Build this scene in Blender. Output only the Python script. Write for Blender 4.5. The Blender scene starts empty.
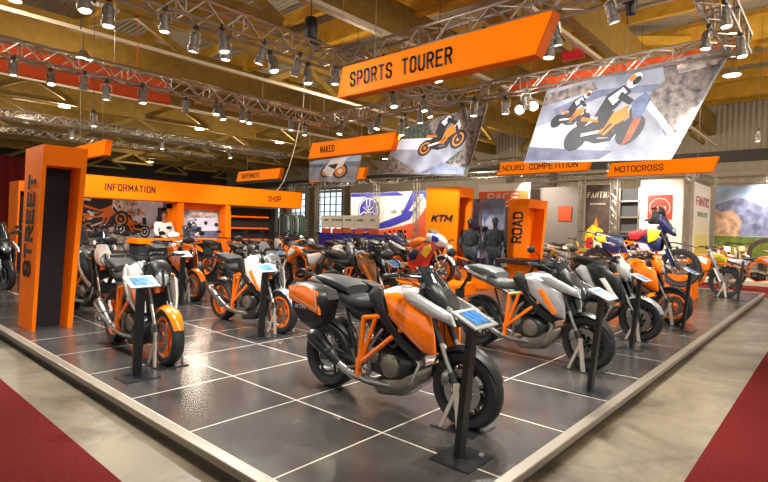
import bpy, math, random
from mathutils import Vector, Matrix
random.seed(7)
S = bpy.context.scene
C = S.collection
PI = math.pi
R = math.radians

# ------------------------------------------------------------------ camera
FPX, PITCH, ROLL, YAW, EYE = 513.4, 0.0262, 0.0231, 0.7261, 1.63
DECK = 0.12
_f = Vector((math.cos(YAW), math.sin(YAW), 0)); _r = Vector((math.sin(YAW), -math.cos(YAW), 0)); _z = Vector((0, 0, 1))
_fw = _f * math.cos(PITCH) - _z * math.sin(PITCH)
_up = _f * math.sin(PITCH) + _z * math.cos(PITCH)
_rx = _r * math.cos(ROLL) + _up * math.sin(ROLL)
_ux = _up * math.cos(ROLL) - _r * math.sin(ROLL)
cam = bpy.data.cameras.new('camera'); cam.sensor_width = 36; cam.lens = FPX / 768 * 36; cam.clip_end = 300
camo = bpy.data.objects.new('camera', cam); C.objects.link(camo)
camo.matrix_world = Matrix(((_rx.x, _ux.x, -_fw.x, 0), (_rx.y, _ux.y, -_fw.y, 0), (_rx.z, _ux.z, -_fw.z, EYE), (0, 0, 0, 1)))
S.camera = camo

# ------------------------------------------------------------------ world, light, exposure
W = bpy.data.worlds.new('hall_air'); S.world = W; W.use_nodes = True
W.node_tree.nodes['Background'].inputs[0].default_value = (1.0, 0.92, 0.81, 1)
W.node_tree.nodes['Background'].inputs[1].default_value = 0.72
S.view_settings.view_transform = 'Standard'; S.view_settings.look = 'None'
S.view_settings.gamma = 1; S.view_settings.exposure = 0.52
HIGHBAY_W, SPOT_W = 220, 520
HIGHBAYS = [(17, -3), (26, -4), (24, 15.5), (5.5, 17), (7.3, 24.8), (7.2, 30.1), (13.4, 24.7), (18.1, 29.8), (18.3, 41.5), (18.4, 24.7), (18.5, 2.6), (28, 9), (27, 24), (12, 12), (2, 12), (3, -2), (9, -3)]

# ------------------------------------------------------------------ helpers
def lin(h):
    h = h.lstrip('#'); c = [int(h[i:i + 2], 16) / 255 for i in (0, 2, 4)]
    return tuple(x / 12.92 if x <= .04045 else ((x + .055) / 1.055) ** 2.4 for x in c) + (1,)

MATS = {}
def mat(name, col, rough=.5, metal=0, emit=0, coat=0, noise=None, bump=0, ecol=None):
    if name in MATS: return MATS[name]
    m = bpy.data.materials.new(name); m.use_nodes = True; nt = m.node_tree; b = nt.nodes['Principled BSDF']
    c = lin(col) if isinstance(col, str) else tuple(col) + (1,)
    b.inputs['Base Color'].default_value = c; b.inputs['Roughness'].default_value = rough; b.inputs['Metallic'].default_value = metal
    if coat: b.inputs['Coat Weight'].default_value = coat; b.inputs['Coat Roughness'].default_value = .08
    if emit: b.inputs['Emission Color'].default_value = lin(ecol) if ecol else c; b.inputs['Emission Strength'].default_value = emit
    sc, amt = noise or (60, .06)
    tc = nt.nodes.new('ShaderNodeTexCoord'); n = nt.nodes.new('ShaderNodeTexNoise'); n.inputs['Scale'].default_value = sc; n.inputs['Detail'].default_value = 4
    nt.links.new(tc.outputs['Object'], n.inputs['Vector'])
    mx = nt.nodes.new('ShaderNodeMix'); mx.data_type = 'RGBA'; mx.blend_type = 'MULTIPLY'
    rp = nt.nodes.new('ShaderNodeMapRange'); rp.inputs[1].default_value = .3; rp.inputs[2].default_value = .7; rp.inputs[3].default_value = 1 - amt * 2; rp.inputs[4].default_value = 1 + amt
    nt.links.new(n.outputs[0], rp.inputs[0]); mx.inputs[0].default_value = 1; mx.inputs[6].default_value = c
    nt.links.new(rp.outputs[0], mx.inputs[7]); nt.links.new(mx.outputs[2], b.inputs['Base Color'])
    if bump:
        bp = nt.nodes.new('ShaderNodeBump'); bp.inputs['Strength'].default_value = bump; bp.inputs['Distance'].default_value = .01
        nt.links.new(n.outputs[0], bp.inputs['Height']); nt.links.new(bp.outputs[0], b.inputs['Normal'])
    MATS[name] = m
    return m

ORANGE = mat('orange paint', '#ff7a00', .22, coat=.8)
SIGN = mat('orange sign frame', '#e8680a', .5)
SIGNF = mat('backlit orange sign face', '#e06000', .6, emit=.45, ecol='#ff8000', noise=(1.2, .05))
SIGN_D = mat('orange cabinet panel', '#ff7c00', .6)
WHITE = mat('white paint', '#e8e6e2', .25, coat=.6)
BLACKP = mat('black plastic', '#101011', .4, bump=.05)
GREYP = mat('grey satin paint', '#8d8f92', .3, metal=.5)
SILVERP = mat('silver paint', '#b9bbbd', .3, metal=.4, coat=.4)
NAVY = mat('navy paint', '#121a48', .3, coat=.5)
BLUE = mat('blue paint', '#2a2fa8', .35, coat=.4)
YELLOW = mat('yellow paint', '#f2c321', .35, coat=.4)
REDP = mat('red paint', '#d4202a', .35, coat=.4)
GREENP = mat('lime paint', '#b9d23c', .35, coat=.4)
PINK = mat('pale lettering paint', '#e8a0a8', .4)
RUBBER = mat('tyre rubber', '#1c1c1f', .55, bump=.1)
SEAT = mat('black seat vinyl', '#2c2d2f', .55, bump=.15)
METAL = mat('brushed alloy', '#a9a8a5', .3, metal=1)
DMETAL = mat('dark engine metal', '#434244', .36, metal=.75)
BELLY = mat('heat stained steel', '#8b847a', .35, metal=.8)
CHROME = mat('polished steel', '#cfcdc8', .14, metal=1)
TRUSS = mat('truss aluminium', '#b3aa9f', .35, metal=.85)
GLASS = mat('smoked glass', '#22262b', .06, coat=1)
LENSC = mat('headlight lens', '#a9b2b8', .1, metal=.7, coat=1)
MIRR = mat('mirror glass', '#9fb0bb', .04, metal=1)
REDL = mat('red lamp lens', '#8e0d0d', .2, coat=1)
GOLD = mat('gold anodised', '#c89a3c', .3, metal=1)
SCREEN = mat('tablet screen', '#3c78b8', .2, emit=.35, noise=(30, .4))
INK = mat('black lettering', '#1b130c', .6)
LAMP = mat('lit lamp lens', '#fff3dc', .3, emit=14)
BAYL = mat('lit high bay lens', '#ffe9c4', .3, emit=9)
WOOD = mat('glulam wood', '#8f6d22', .6, noise=(3, .12))
WOODY = mat('yellow painted timber', '#d3a02c', .6, noise=(3, .1))
for _m in (SIGN, SIGNF, SIGN_D): _m.node_tree.nodes['Principled BSDF'].inputs['Specular IOR Level'].default_value = .12
CURTAIN = mat('dark recess cloth', '#24242a', .85)

class M:
    """collects shapes and links them as ONE mesh object"""
    def __init__(s): s.v = []; s.f = []; s.mi = []; s.cur = 0; s.sm = []; s.smooth = True
    def add(s, vs, fs, smooth=None):
        o = len(s.v); s.v += [tuple(p) for p in vs]
        for f in fs: s.f.append([i + o for i in f]); s.mi.append(s.cur); s.sm.append(s.smooth if smooth is None else smooth)
        return s
    def mat(s, i): s.cur = i; return s
    def box(s, a, b, top=None):
        x0, y0, z0 = a; x1, y1, z1 = b
        v = [(x0, y0, z0), (x1, y0, z0), (x1, y1, z0), (x0, y1, z0), (x0, y0, z1), (x1, y0, z1), (x1, y1, z1), (x0, y1, z1)]
        return s.add(v, [(0, 3, 2, 1), (4, 5, 6, 7), (0, 1, 5, 4), (1, 2, 6, 5), (2, 3, 7, 6), (3, 0, 4, 7)], False)
    def hexa(s, b4, t4):
        return s.add(list(b4) + list(t4), [(0, 3, 2, 1), (4, 5, 6, 7), (0, 1, 5, 4), (1, 2, 6, 5), (2, 3, 7, 6), (3, 0, 4, 7)], False)
    def ring(s, c, t, n, r, seg, up=None):
        pass
    def tube(s, pts, r, seg=8, cap=True, closed=False, flat=1.0):
        pts = [Vector(p) for p in pts]; n = len(pts)
        rs = r if isinstance(r, (list, tuple)) else [r] * n
        vs = []; prev = None
        for i, p in enumerate(pts):
            if closed: t = (pts[(i + 1) % n] - pts[i - 1])
            else: t = pts[min(i + 1, n - 1)] - pts[max(i - 1, 0)]
            t = t.normalized() if t.length > 1e-9 else Vector((0, 0, 1))
            if prev is None:
                a = Vector((0, 1, 0)) if abs(t.y) < .9 else Vector((1, 0, 0))
                u = (a - t * a.dot(t)).normalized()
            else: u = (prev - t * prev.dot(t)).normalized()
            prev = u; w = t.cross(u)
            for k in range(seg):
                an = 2 * PI * k / seg
                vs.append(p + u * math.cos(an) * rs[i] + w * math.sin(an) * rs[i] * flat)
        fs = []
        for i in range(n if closed else n - 1):
            j = (i + 1) % n
            for k in range(seg):
                l = (k + 1) % seg
                fs.append((i * seg + k, i * seg + l, j * seg + l, j * seg + k))
        if cap and not closed: fs += [tuple(range(seg))[::-1], tuple((n - 1) * seg + k for k in range(seg))]
        return s.add(vs, fs)
    def bar(s, a, b, w, d=None, up=(0, 0, 1)):
        a = Vector(a); b = Vector(b); d = d or w; t = (b - a).normalized(); u = Vector(up)
        if abs(t.dot(u)) > .95: u = Vector((1, 0, 0))
        sd = t.cross(u).normalized() * w / 2; un = sd.cross(t).normalized() * d / 2
        v = [a - sd - un, a + sd - un, a + sd + un, a - sd + un, b - sd - un, b + sd - un, b + sd + un, b - sd + un]
        return s.add(v, [(0, 3, 2, 1), (4, 5, 6, 7), (0, 1, 5, 4), (1, 2, 6, 5), (2, 3, 7, 6), (3, 0, 4, 7)], False)
    def lathe(s, prof, c, axis='y', seg=32, closed=False):
        c = Vector(c); vs = []; n = len(prof)
        for k in range(seg):
            an = 2 * PI * k / seg; ca, sa = math.cos(an), math.sin(an)
            for r, h in prof:
                p = {'y': (r * ca, h, r * sa), 'z': (r * ca, r * sa, h), 'x': (h, r * ca, r * sa)}[axis]
                vs.append(c + Vector(p))
        fs = []
        for k in range(seg):
            l = (k + 1) % seg
            for i in range(n if closed else n - 1):
                j = (i + 1) % n
                fs.append((k * n + i, k * n + j, l * n + j, l * n + i))
        return s.add(vs, fs)
    def loft(s, secs, seg=16):
        """secs: (x, zc, half_h, half_w, power, shear)"""
        vs = []
        for q in secs:
            x, zc, hh, hw = q[:4]; p = q[4] if len(q) > 4 else 2.4; sh = q[5] if len(q) > 5 else 0; yo = q[6] if len(q) > 6 else 0
            for k in range(seg):
                an = 2 * PI * k / seg; ca, sa = math.cos(an), math.sin(an)
                y = hw * math.copysign(abs(ca) ** (2 / p), ca); z = hh * math.copysign(abs(sa) ** (2 / p), sa)
                vs.append((x + sh * z, y + yo, zc + z))
        fs = []; n = len(secs)
        for i in range(n - 1):
            for k in range(seg):
                l = (k + 1) % seg; fs.append((i * seg + k, i * seg + l, (i + 1) * seg + l, (i + 1) * seg + k))
        fs += [tuple(range(seg))[::-1], tuple((n - 1) * seg + k for k in range(seg))]
        return s.add(vs, fs)
    def panel(s, out, y0, th=.012, bulge=.03, k=.62, side=1, slope=None):
        """bulged side panel: outline in x,z; slope(x,z) gives extra y"""
        n = len(out); cx = sum(p[0] for p in out) / n; cz = sum(p[1] for p in out) / n
        g = slope or (lambda x, z: 0)
        def P(x, z, y): return (x, side * (y + g(x, z)), z)
        vs = [P(x, z, y0 - th) for x, z in out] + [P(x, z, y0) for x, z in out]
        vs += [P(cx + (x - cx) * .86, cz + (z - cz) * .86, y0 + bulge * .6) for x, z in out]
        vs += [P(cx + (x - cx) * k * .8, cz + (z - cz) * k * .8, y0 + bulge) for x, z in out]
        fs = [tuple(range(n))]
        for a in range(3):
            for i in range(n):
                j = (i + 1) % n; fs.append((a * n + i, a * n + j, (a + 1) * n + j, (a + 1) * n + i))
        fs.append(tuple(3 * n + i for i in range(n)))
        return s.add(vs, fs)
    def ball(s, c, r, seg=10, sc=(1, 1, 1)):
        c = Vector(c); vs = []; n = seg // 2
        for i in range(1, n):
            th = PI * i / n
            for k in range(seg):
                an = 2 * PI * k / seg
                vs.append(c + Vector((r * sc[0] * math.sin(th) * math.cos(an), r * sc[1] * math.sin(th) * math.sin(an), r * sc[2] * math.cos(th))))
        vs += [c + Vector((0, 0, r * sc[2])), c - Vector((0, 0, r * sc[2]))]; T = len(vs) - 2
        fs = []
        for i in range(n - 2):
            for k in range(seg):
                l = (k + 1) % seg; fs.append((i * seg + k, (i + 1) * seg + k, (i + 1) * seg + l, i * seg + l))
        for k in range(seg):
            l = (k + 1) % seg; fs.append((T, k, l)); fs.append((T + 1, (n - 2) * seg + l, (n - 2) * seg + k))
        return s.add(vs, fs)
    def poly(s, pts, nrm=None, th=0):
        return s.add(pts, [tuple(range(len(pts)))], False)
    def build(s, name, mats, parent=None, bevel=0):
        me = bpy.data.meshes.new(name); me.from_pydata(s.v, [], s.f)
        for m_ in (mats if isinstance(mats, (list, tuple)) else [mats]): me.materials.append(m_)
        me.polygons.foreach_set('material_index', s.mi); me.polygons.foreach_set('use_smooth', s.sm); me.update()
        try: me.set_sharp_from_angle(angle=R(42))
        except Exception: pass
        o = bpy.data.objects.new(name, me); C.objects.link(o)
        if parent: o.parent = parent
        if bevel:
            b = o.modifiers.new('bevel', 'BEVEL'); b.width = bevel; b.segments = 2; b.limit_method = 'ANGLE'
        return o

def tag(o, label=None, cat=None, group=None, kind=None):
    if label: o['label'] = label
    if cat: o['category'] = cat
    if group: o['group'] = group
    if kind: o['kind'] = kind
    return o
def empty(name, loc=(0, 0, 0), rz=0, label=None, cat=None, group=None):
    o = bpy.data.objects.new(name, None); C.objects.link(o); o.location = loc; o.rotation_euler = (0, 0, rz); o.empty_display_size = .1
    return tag(o, label, cat, group)
def kids(o): return [c for c in o.children]
CH = {}
def copy_tree(o, parent=None):
    c = o.copy(); C.objects.link(c)
    if parent: c.parent = parent
    for ch in CH[o.name] if o.name in CH else kids(o): copy_tree(ch, c)
    return c
def struct(o): o['kind'] = 'structure'; return o

GLYPH = {
 'A': ['0,0 .5,1 1,0', '.2,.33 .8,.33'], 'B': ['0,0 0,1 .75,1 1,.85 1,.65 .75,.53 0,.53', '.75,.53 1,.4 1,.15 .75,0 0,0'], 'C': ['1,.72 1,.85 .75,1 .25,1 0,.85 0,.15 .25,0 .75,0 1,.15 1,.28'],
 'D': ['0,0 0,1 .7,1 1,.8 1,.2 .7,0 0,0'], 'E': ['1,0 0,0 0,1 1,1', '0,.52 .85,.52'], 'F': ['0,0 0,1 1,1', '0,.52 .85,.52'], 'G': ['1,.72 1,.85 .75,1 .25,1 0,.85 0,.15 .25,0 .75,0 1,.15 1,.48 .55,.48'],
 'H': ['0,0 0,1', '1,0 1,1', '0,.52 1,.52'], 'I': ['.5,0 .5,1'], 'K': ['0,0 0,1', '1,1 .1,.45', '.3,.58 1,0'], 'L': ['0,1 0,0 1,0'], 'M': ['0,0 0,1 .5,.3 1,1 1,0'], 'N': ['0,0 0,1 1,0 1,1'],
 'O': ['.25,0 0,.15 0,.85 .25,1 .75,1 1,.85 1,.15 .75,0 .25,0'], 'P': ['0,0 0,1 .75,1 1,.85 1,.6 .75,.45 0,.45'], 'R': ['0,0 0,1 .75,1 1,.85 1,.63 .75,.5 0,.5', '.55,.5 1,0'],
 'S': ['1,.76 1,.85 .75,1 .25,1 0,.85 0,.68 .2,.56 .8,.44 1,.32 1,.15 .75,0 .25,0 0,.15 0,.24'], 'T': ['.5,0 .5,1', '0,1 1,1'], 'U': ['0,1 0,.15 .25,0 .75,0 1,.15 1,1'], 'V': ['0,1 .5,0 1,1'],
 'W': ['0,1 .22,0 .5,.75 .78,0 1,1'], 'X': ['0,0 1,1', '0,1 1,0'], 'Y': ['0,1 .5,.5 1,1', '.5,.5 .5,0'], 'Z': ['0,1 1,1 0,0 1,0'], '1': ['.1,.8 .55,1 .55,0']}
def text(body, loc, right, up, h, parent=None, m=INK, sx=.62, fat=.02, align='CENTER', name='lettering', ext=.004, shear=0, spacing=1.0, st=None):
    """condensed block lettering cut from flat strokes"""
    r = Vector(right).normalized(); u = Vector(up).normalized(); n = r.cross(u); loc = Vector(loc)
    w = h * .72 * sx; st = st or h * (.125 if fat < .05 else .15); adv = (w + st * 1.75) * spacing
    W_ = {c: (w * 1.25 if c in 'MW' else (st * .6 if c == 'I' else w)) for c in GLYPH}
    tot = sum((W_.get(c, w) + st * 1.75) for c in body) * spacing - st * 1.75; x = -tot / 2; g = M(); g.smooth = False
    for c in body:
        cw = W_.get(c, w)
        for pl in GLYPH.get(c, []):
            pts = [tuple(float(q) for q in p.split(',')) for p in pl.split()]
            pts = [(x + p[0] * cw, (p[1] - .5) * (h - st)) for p in pts]; pts = [(a + shear * b, b) for a, b in pts]
            for k in range(len(pts) - 1):
                a, b = Vector((*pts[k], 0)), Vector((*pts[k + 1], 0)); d = (b - a).normalized(); a -= d * st * .38; b += d * st * .38; q = Vector((-d.y, d.x, 0)) * st / 2
                P4 = [a + q, a - q, b - q, b + q]
                W4 = [loc + r * p.x + u * p.y for p in P4]; g.hexa([p - n * .002 for p in W4], [p + n * ext for p in W4])
        x += (cw + st * 1.75) * spacing
    o = g.build(name, m, parent)
    if parent:
        bpy.context.view_layer.update(); o.matrix_parent_inverse = parent.matrix_world.inverted()
    return o
LX = (0, -1, 0); UZ = (0, 0, 1)          # reading direction of a face that looks towards -x

# ------------------------------------------------------------------ setting materials
def tile_mat():
    m = bpy.data.materials.new('glossy dark floor tiles'); m.use_nodes = True; nt = m.node_tree; b = nt.nodes['Principled BSDF']; L = nt.links.new; N = nt.nodes.new
    g = N('ShaderNodeNewGeometry'); sp = N('ShaderNodeSeparateXYZ'); L(g.outputs['Position'], sp.inputs[0])
    def line(sock, off, per, w=.007):
        a = N('ShaderNodeMath'); a.operation = 'ADD'; a.inputs[1].default_value = -off + 100 * per; L(sock, a.inputs[0])
        d = N('ShaderNodeMath'); d.operation = 'DIVIDE'; d.inputs[1].default_value = per; L(a.outputs[0], d.inputs[0])
        f = N('ShaderNodeMath'); f.operation = 'FRACT'; L(d.outputs[0], f.inputs[0])
        c = N('ShaderNodeMath'); c.operation = 'COMPARE'; c.inputs[1].default_value = .5; c.inputs[2].default_value = .5 - w / per; L(f.outputs[0], c.inputs[0])
        i = N('ShaderNodeMath'); i.operation = 'SUBTRACT'; i.inputs[0].default_value = 1; L(c.outputs[0], i.inputs[1]); return i.outputs[0], d.outputs[0]
    lx, ix = line(sp.outputs[0], 2.812, .9774); ly, iy = line(sp.outputs[1], 4.47, 1.0)
    mx = N('ShaderNodeMath'); mx.operation = 'MAXIMUM'; L(lx, mx.inputs[0]); L(ly, mx.inputs[1])
    fx = N('ShaderNodeMath'); fx.operation = 'FLOOR'; L(ix, fx.inputs[0]); fy = N('ShaderNodeMath'); fy.operation = 'FLOOR'; L(iy, fy.inputs[0])
    cb = N('ShaderNodeCombineXYZ'); L(fx.outputs[0], cb.inputs[0]); L(fy.outputs[0], cb.inputs[1])
    wn = N('ShaderNodeTexWhiteNoise'); L(cb.outputs[0], wn.inputs['Vector'])
    ns = N('ShaderNodeTexNoise'); ns.inputs['Scale'].default_value = 2.2; ns.inputs['Detail'].default_value = 6; L(g.outputs['Position'], ns.inputs['Vector'])
    ad = N('ShaderNodeMath'); ad.operation = 'MULTIPLY_ADD'; ad.inputs[1].default_value = .35; L(wn.outputs[0], ad.inputs[0]); L(ns.outputs[0], ad.inputs[2])
    rp = N('ShaderNodeValToRGB'); rp.color_ramp.elements[0].color = lin('#2e2d2f'); rp.color_ramp.elements[1].color = lin('#504c49'); rp.color_ramp.elements[0].position = .3; rp.color_ramp.elements[1].position = .95
    L(ad.outputs[0], rp.inputs[0])
    mc = N('ShaderNodeMix'); mc.data_type = 'RGBA'; L(mx.outputs[0], mc.inputs[0]); L(rp.outputs[0], mc.inputs[6]); mc.inputs[7].default_value = lin('#cfcac0')
    L(mc.outputs[2], b.inputs['Base Color'])
    rr = N('ShaderNodeMapRange'); rr.inputs[3].default_value = .14; rr.inputs[4].default_value = .30; L(ns.outputs[0], rr.inputs[0]); L(rr.outputs[0], b.inputs['Roughness'])
    b.inputs['Specular IOR Level'].default_value = .6
    return m
def concrete_mat():
    m = bpy.data.materials.new('worn concrete'); m.use_nodes = True; nt = m.node_tree; b = nt.nodes['Principled BSDF']; L = nt.links.new; N = nt.nodes.new
    g = N('ShaderNodeNewGeometry'); ns = N('ShaderNodeTexNoise'); ns.inputs['Scale'].default_value = .9; ns.inputs['Detail'].default_value = 12; ns.inputs['Roughness'].default_value = .7; ns.inputs['Distortion'].default_value = .6; L(g.outputs['Position'], ns.inputs['Vector'])
    rp = N('ShaderNodeValToRGB'); e = rp.color_ramp.elements; e[0].color = lin('#4a4235'); e[1].color = lin('#857b66'); e[0].position = .36; e[1].position = .6; L(ns.outputs[0], rp.inputs[0])
    vo = N('ShaderNodeTexVoronoi'); vo.feature = 'DISTANCE_TO_EDGE'; vo.inputs['Scale'].default_value = .3
    n2 = N('ShaderNodeTexNoise'); n2.inputs['Scale'].default_value = 4; n2.inputs['Detail'].default_value = 6; L(g.outputs['Position'], n2.inputs['Vector'])
    mxv = N('ShaderNodeMix'); mxv.data_type = 'VECTOR'; mxv.inputs[0].default_value = .12; L(g.outputs['Position'], mxv.inputs[4]); L(n2.outputs['Color'], mxv.inputs[5]); L(mxv.outputs[1], vo.inputs['Vector'])
    cr = N('ShaderNodeMapRange'); cr.inputs[1].default_value = 0; cr.inputs[2].default_value = .006; cr.inputs[3].default_value = .8; cr.inputs[4].default_value = 1; L(vo.outputs['Distance'], cr.inputs[0])
    mu = N('ShaderNodeMix'); mu.data_type = 'RGBA'; mu.blend_type = 'MULTIPLY'; mu.inputs[0].default_value = 1; L(rp.outputs[0], mu.inputs[6]); L(cr.outputs[0], mu.inputs[7])
    L(mu.outputs[2], b.inputs['Base Color']); b.inputs['Roughness'].default_value = .36
    return m
def carpet_mat():
    m = bpy.data.materials.new('red exhibition carpet'); m.use_nodes = True; nt = m.node_tree; b = nt.nodes['Principled BSDF']; L = nt.links.new; N = nt.nodes.new
    g = N('ShaderNodeNewGeometry'); ns = N('ShaderNodeTexNoise'); ns.inputs['Scale'].default_value = 90; ns.inputs['Detail'].default_value = 3; L(g.outputs['Position'], ns.inputs['Vector'])
    rp = N('ShaderNodeValToRGB'); e = rp.color_ramp.elements; e[0].color = lin('#4a1211'); e[1].color = lin('#7a2220'); e[0].position = .3; e[1].position = .7; L(ns.outputs[0], rp.inputs[0])
    L(rp.outputs[0], b.inputs['Base Color']); b.inputs['Roughness'].default_value = .95; b.inputs['Specular IOR Level'].default_value = .1
    bp = N('ShaderNodeBump'); bp.inputs['Strength'].default_value = .5; bp.inputs['Distance'].default_value = .004; L(ns.outputs[0], bp.inputs['Height']); L(bp.outputs[0], b.inputs['Normal'])
    return m
def corrugated(name, c1, rough, metal, freq, axis, lo=.8):
    m = bpy.data.materials.new(name); m.use_nodes = True; nt = m.node_tree; b = nt.nodes['Principled BSDF']; L = nt.links.new; N = nt.nodes.new
    g = N('ShaderNodeNewGeometry'); w = N('ShaderNodeTexWave'); w.bands_direction = axis; w.inputs['Scale'].default_value = freq; L(g.outputs['Position'], w.inputs['Vector'])
    bp = N('ShaderNodeBump'); bp.inputs['Strength'].default_value = .9; bp.inputs['Distance'].default_value = .05; L(w.outputs[1], bp.inputs['Height']); L(bp.outputs[0], b.inputs['Normal'])
    b.inputs['Base Color'].default_value = lin(c1); b.inputs['Roughness'].default_value = rough; b.inputs['Metallic'].default_value = metal
    return m

# ------------------------------------------------------------------ hall shell
X0, X1, Y0, Y1, ZT = -14, 34, -9, 56, 9.3
struct(M().box((X0, Y0, -.1), (X1, Y1, 0)).build('floor', concrete_mat()))
struct(M().box((X1, Y0, 0), (X1 + .3, Y1, ZT)).build('wall_back', corrugated('grey cladding', '#b3a48f', .6, 0, 1.2, 'Y')))
struct(M().box((X0, Y1, 0), (X1 + .3, Y1 + .3, ZT)).build('wall_left', mat('dark hall wall', '#4c4038', .8)))
m = M()
m.box((X0, Y0, ZT), (X1 + .3, Y1 + .3, ZT + .15))
struct(m.build('ceiling', corrugated('corrugated roof sheet', '#c2bbab', .55, .2, 1.6, 'X')))
m = M().box((X1 - .12, Y0, 4.9), (X1, Y1, 5.15)); struct(m.build('trim_1', mat('pale wall rail', '#b3a48e', .6)))
m = M().box((X1 - .25, Y0, 5.7), (X1, Y1, 6.3)); struct(m.build('trim_2', mat('dark wall duct', '#4d453f', .6)))

# red cloth wall far left
m = M(); n = 60
vs = []
for i in range(n + 1):
    x = 2 + 12 * i / n; y = 49 + .12 * math.sin(i * 1.7); vs += [(x, y, 0), (x, y, 6.6)]
m.add(vs, [(2 * i, 2 * i + 2, 2 * i + 3, 2 * i + 1) for i in range(n)])
tag(m.build('stand_backdrop', mat('dark red drape', '#7c1015', .9)), 'tall dark red drape far behind the street tower at the left', 'backdrop')

# glulam beams, purlins, braces
def beam(name, a, b, label, mt=WOOD, group='roof timbers'):
    o = M().box(a, b).build(name, mt); o['kind'] = 'structure'; return o
for i, y in enumerate((5.6, 10.2, 14.6, 19.5, 24.2, 29, 34, 39, 44, 49.5)):
    beam('trim_%d' % (10 + i), (X0, y - .16, 7.25), (X1, y + .16, 8.35), '')
    m = M()
    k = 0
    for x in range(-6, 34, 6):
        m.bar((x, y, 7.3), (x + 1.6, y, 6.5), .14, .2); m.bar((x, y, 7.3), (x - 1.6, y, 6.5), .14, .2)
        m.bar((x - 1.6, y, 6.5), (x + 1.6, y, 6.5), .12, .16)
    struct(m.build('trim_%d' % (30 + i), WOOD))
for i, x in enumerate([X0 + 1.5 + 2.4 * k for k in range(20)]):
    if x < X1: beam('trim_%d' % (50 + i), (x - .09, Y0, 8.75), (x + .09, Y1, 9.15), '', WOODY)
for i, x in enumerate((4, 12.6, 21, 29.4)):
    beam('trim_%d' % (80 + i), (x - .15, Y0, 8.2), (x + .15, Y1, 8.95), '', WOODY)
# diagonal wind braces under the roof sheet at the right
for i, (a, b) in enumerate([((9, -2, 8.5), (18, 8, 8.5)), ((18, -2, 8.5), (28, 8, 8.5)), ((28, -4, 8.5), (16, 10, 8.5)), ((4, 2, 8.5), (12, 12, 8.5))]):
    struct(M().bar(a, b, .16, .3).build('trim_%d' % (90 + i), WOODY))

# long pale service rails under the beams
for i, (y, z, x0, x1) in enumerate([(13.3, 6.0, -8, 18), (4.75, 6.0, 9.4, 30), (8.6, 6.4, -6, 30), (20.5, 6.3, -6, 32)]):
    struct(M().box((x0, y - .05, z), (x1, y + .05, z + .09)).build('trim_%d' % (100 + i), mat('pale rail', '#d6c7ab', .5)))

# windows in the back wall
def window(n, y1, y0, z0, z1, nx, nz):
    fr = M()
    fr.box((X1 - .10, y0 - .12, z0 - .12), (X1 - .0, y1 + .12, z0)); fr.box((X1 - .10, y0 - .12, z1), (X1, y1 + .12, z1 + .12))
    for k in range(nx + 1):
        y = y0 + (y1 - y0) * k / nx; fr.box((X1 - .10, y - .05, z0), (X1 - .02, y + .05, z1))
    for k in range(1, nz):
        z = z0 + (z1 - z0) * k / nz; fr.box((X1 - .09, y0, z - .04), (X1 - .03, y1, z + .04))
    o = struct(fr.build('window_%d' % n, mat('dark window bars', '#3f4246', .5)))
    g = M().box((X1 - .025, y0, z0), (X1 - .012, y1, z1)).build('window_pane', mat('daylit window pane', '#cfe2ee', .2, emit=1.1), o)
window(1, 43.3, 41.0, .9, 5.0, 3, 6); window(2, 38.9, 35.6, .9, 5.2, 4, 6); window(3, 17.3, 15.3, .9, 4.6, 3, 7)
window(4, 47.6, 45.2, .9, 5.0, 3, 6)
for n, y in enumerate((44.3, 39.9, 34.8, 18.0, 14.8)):
    struct(M().box((X1 - .3, y - .22, 0), (X1, y + .22, 5.6)).build('trim_%d' % (120 + n), mat('wall column paint', '#7a6a58', .7)))

# red carpets on the concrete
CAR = carpet_mat()
tag(M().box((-6, -8, .0), (1.30, 40, .012)).build('carpet_runner', CAR), 'long red carpet aisle at the lower left beside bare concrete', 'carpet')
tag(M().box((1.45, -8, .0), (16, .71, .012)).build('carpet_runner', CAR), 'red carpet wedge at the lower right in front of the platform', 'carpet')
tag(M().box((17.0, -6, .0), (20.4, 13, .012)).build('carpet_runner', CAR), 'red carpet beyond the far end of the tiled platform', 'carpet')

# ------------------------------------------------------------------ tiled platform
DX0, DX1, DY0, DY1 = 1.82, 16.72, 1.50, 19.4
struct(M().box((DX0, DY0, .02), (DX1, DY1, DECK)).build('floor_platform', tile_mat()))
TR = mat('brushed platform edging', '#8e877c', .4, metal=.5)
TRD = mat('dark platform plinth', '#4a4238', .6)
e = .085
struct(M().box((DX0 - e, DY0 - e, .075), (DX0, DY1, DECK + .012)).build('trim_left', TR, bevel=.008))
struct(M().box((DX0, DY0 - e, .075), (DX1 + e, DY0, DECK + .012)).build('trim_right', TR, bevel=.008))
struct(M().box((DX1, DY0, .075), (DX1 + e, DY1, DECK + .012)).build('trim_far', TR, bevel=.008))
struct(M().box((DX0 - .03, DY0 - .03, .0), (DX1 + .03, DY1, .075)).build('trim_plinth', TRD))
# white platform of the neighbouring exhibitor
struct(M().box((20.6, -6, 0), (33, 13.5, .14)).build('floor_neighbour', mat('white stand floor', '#d9cbb0', .5)))

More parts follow.
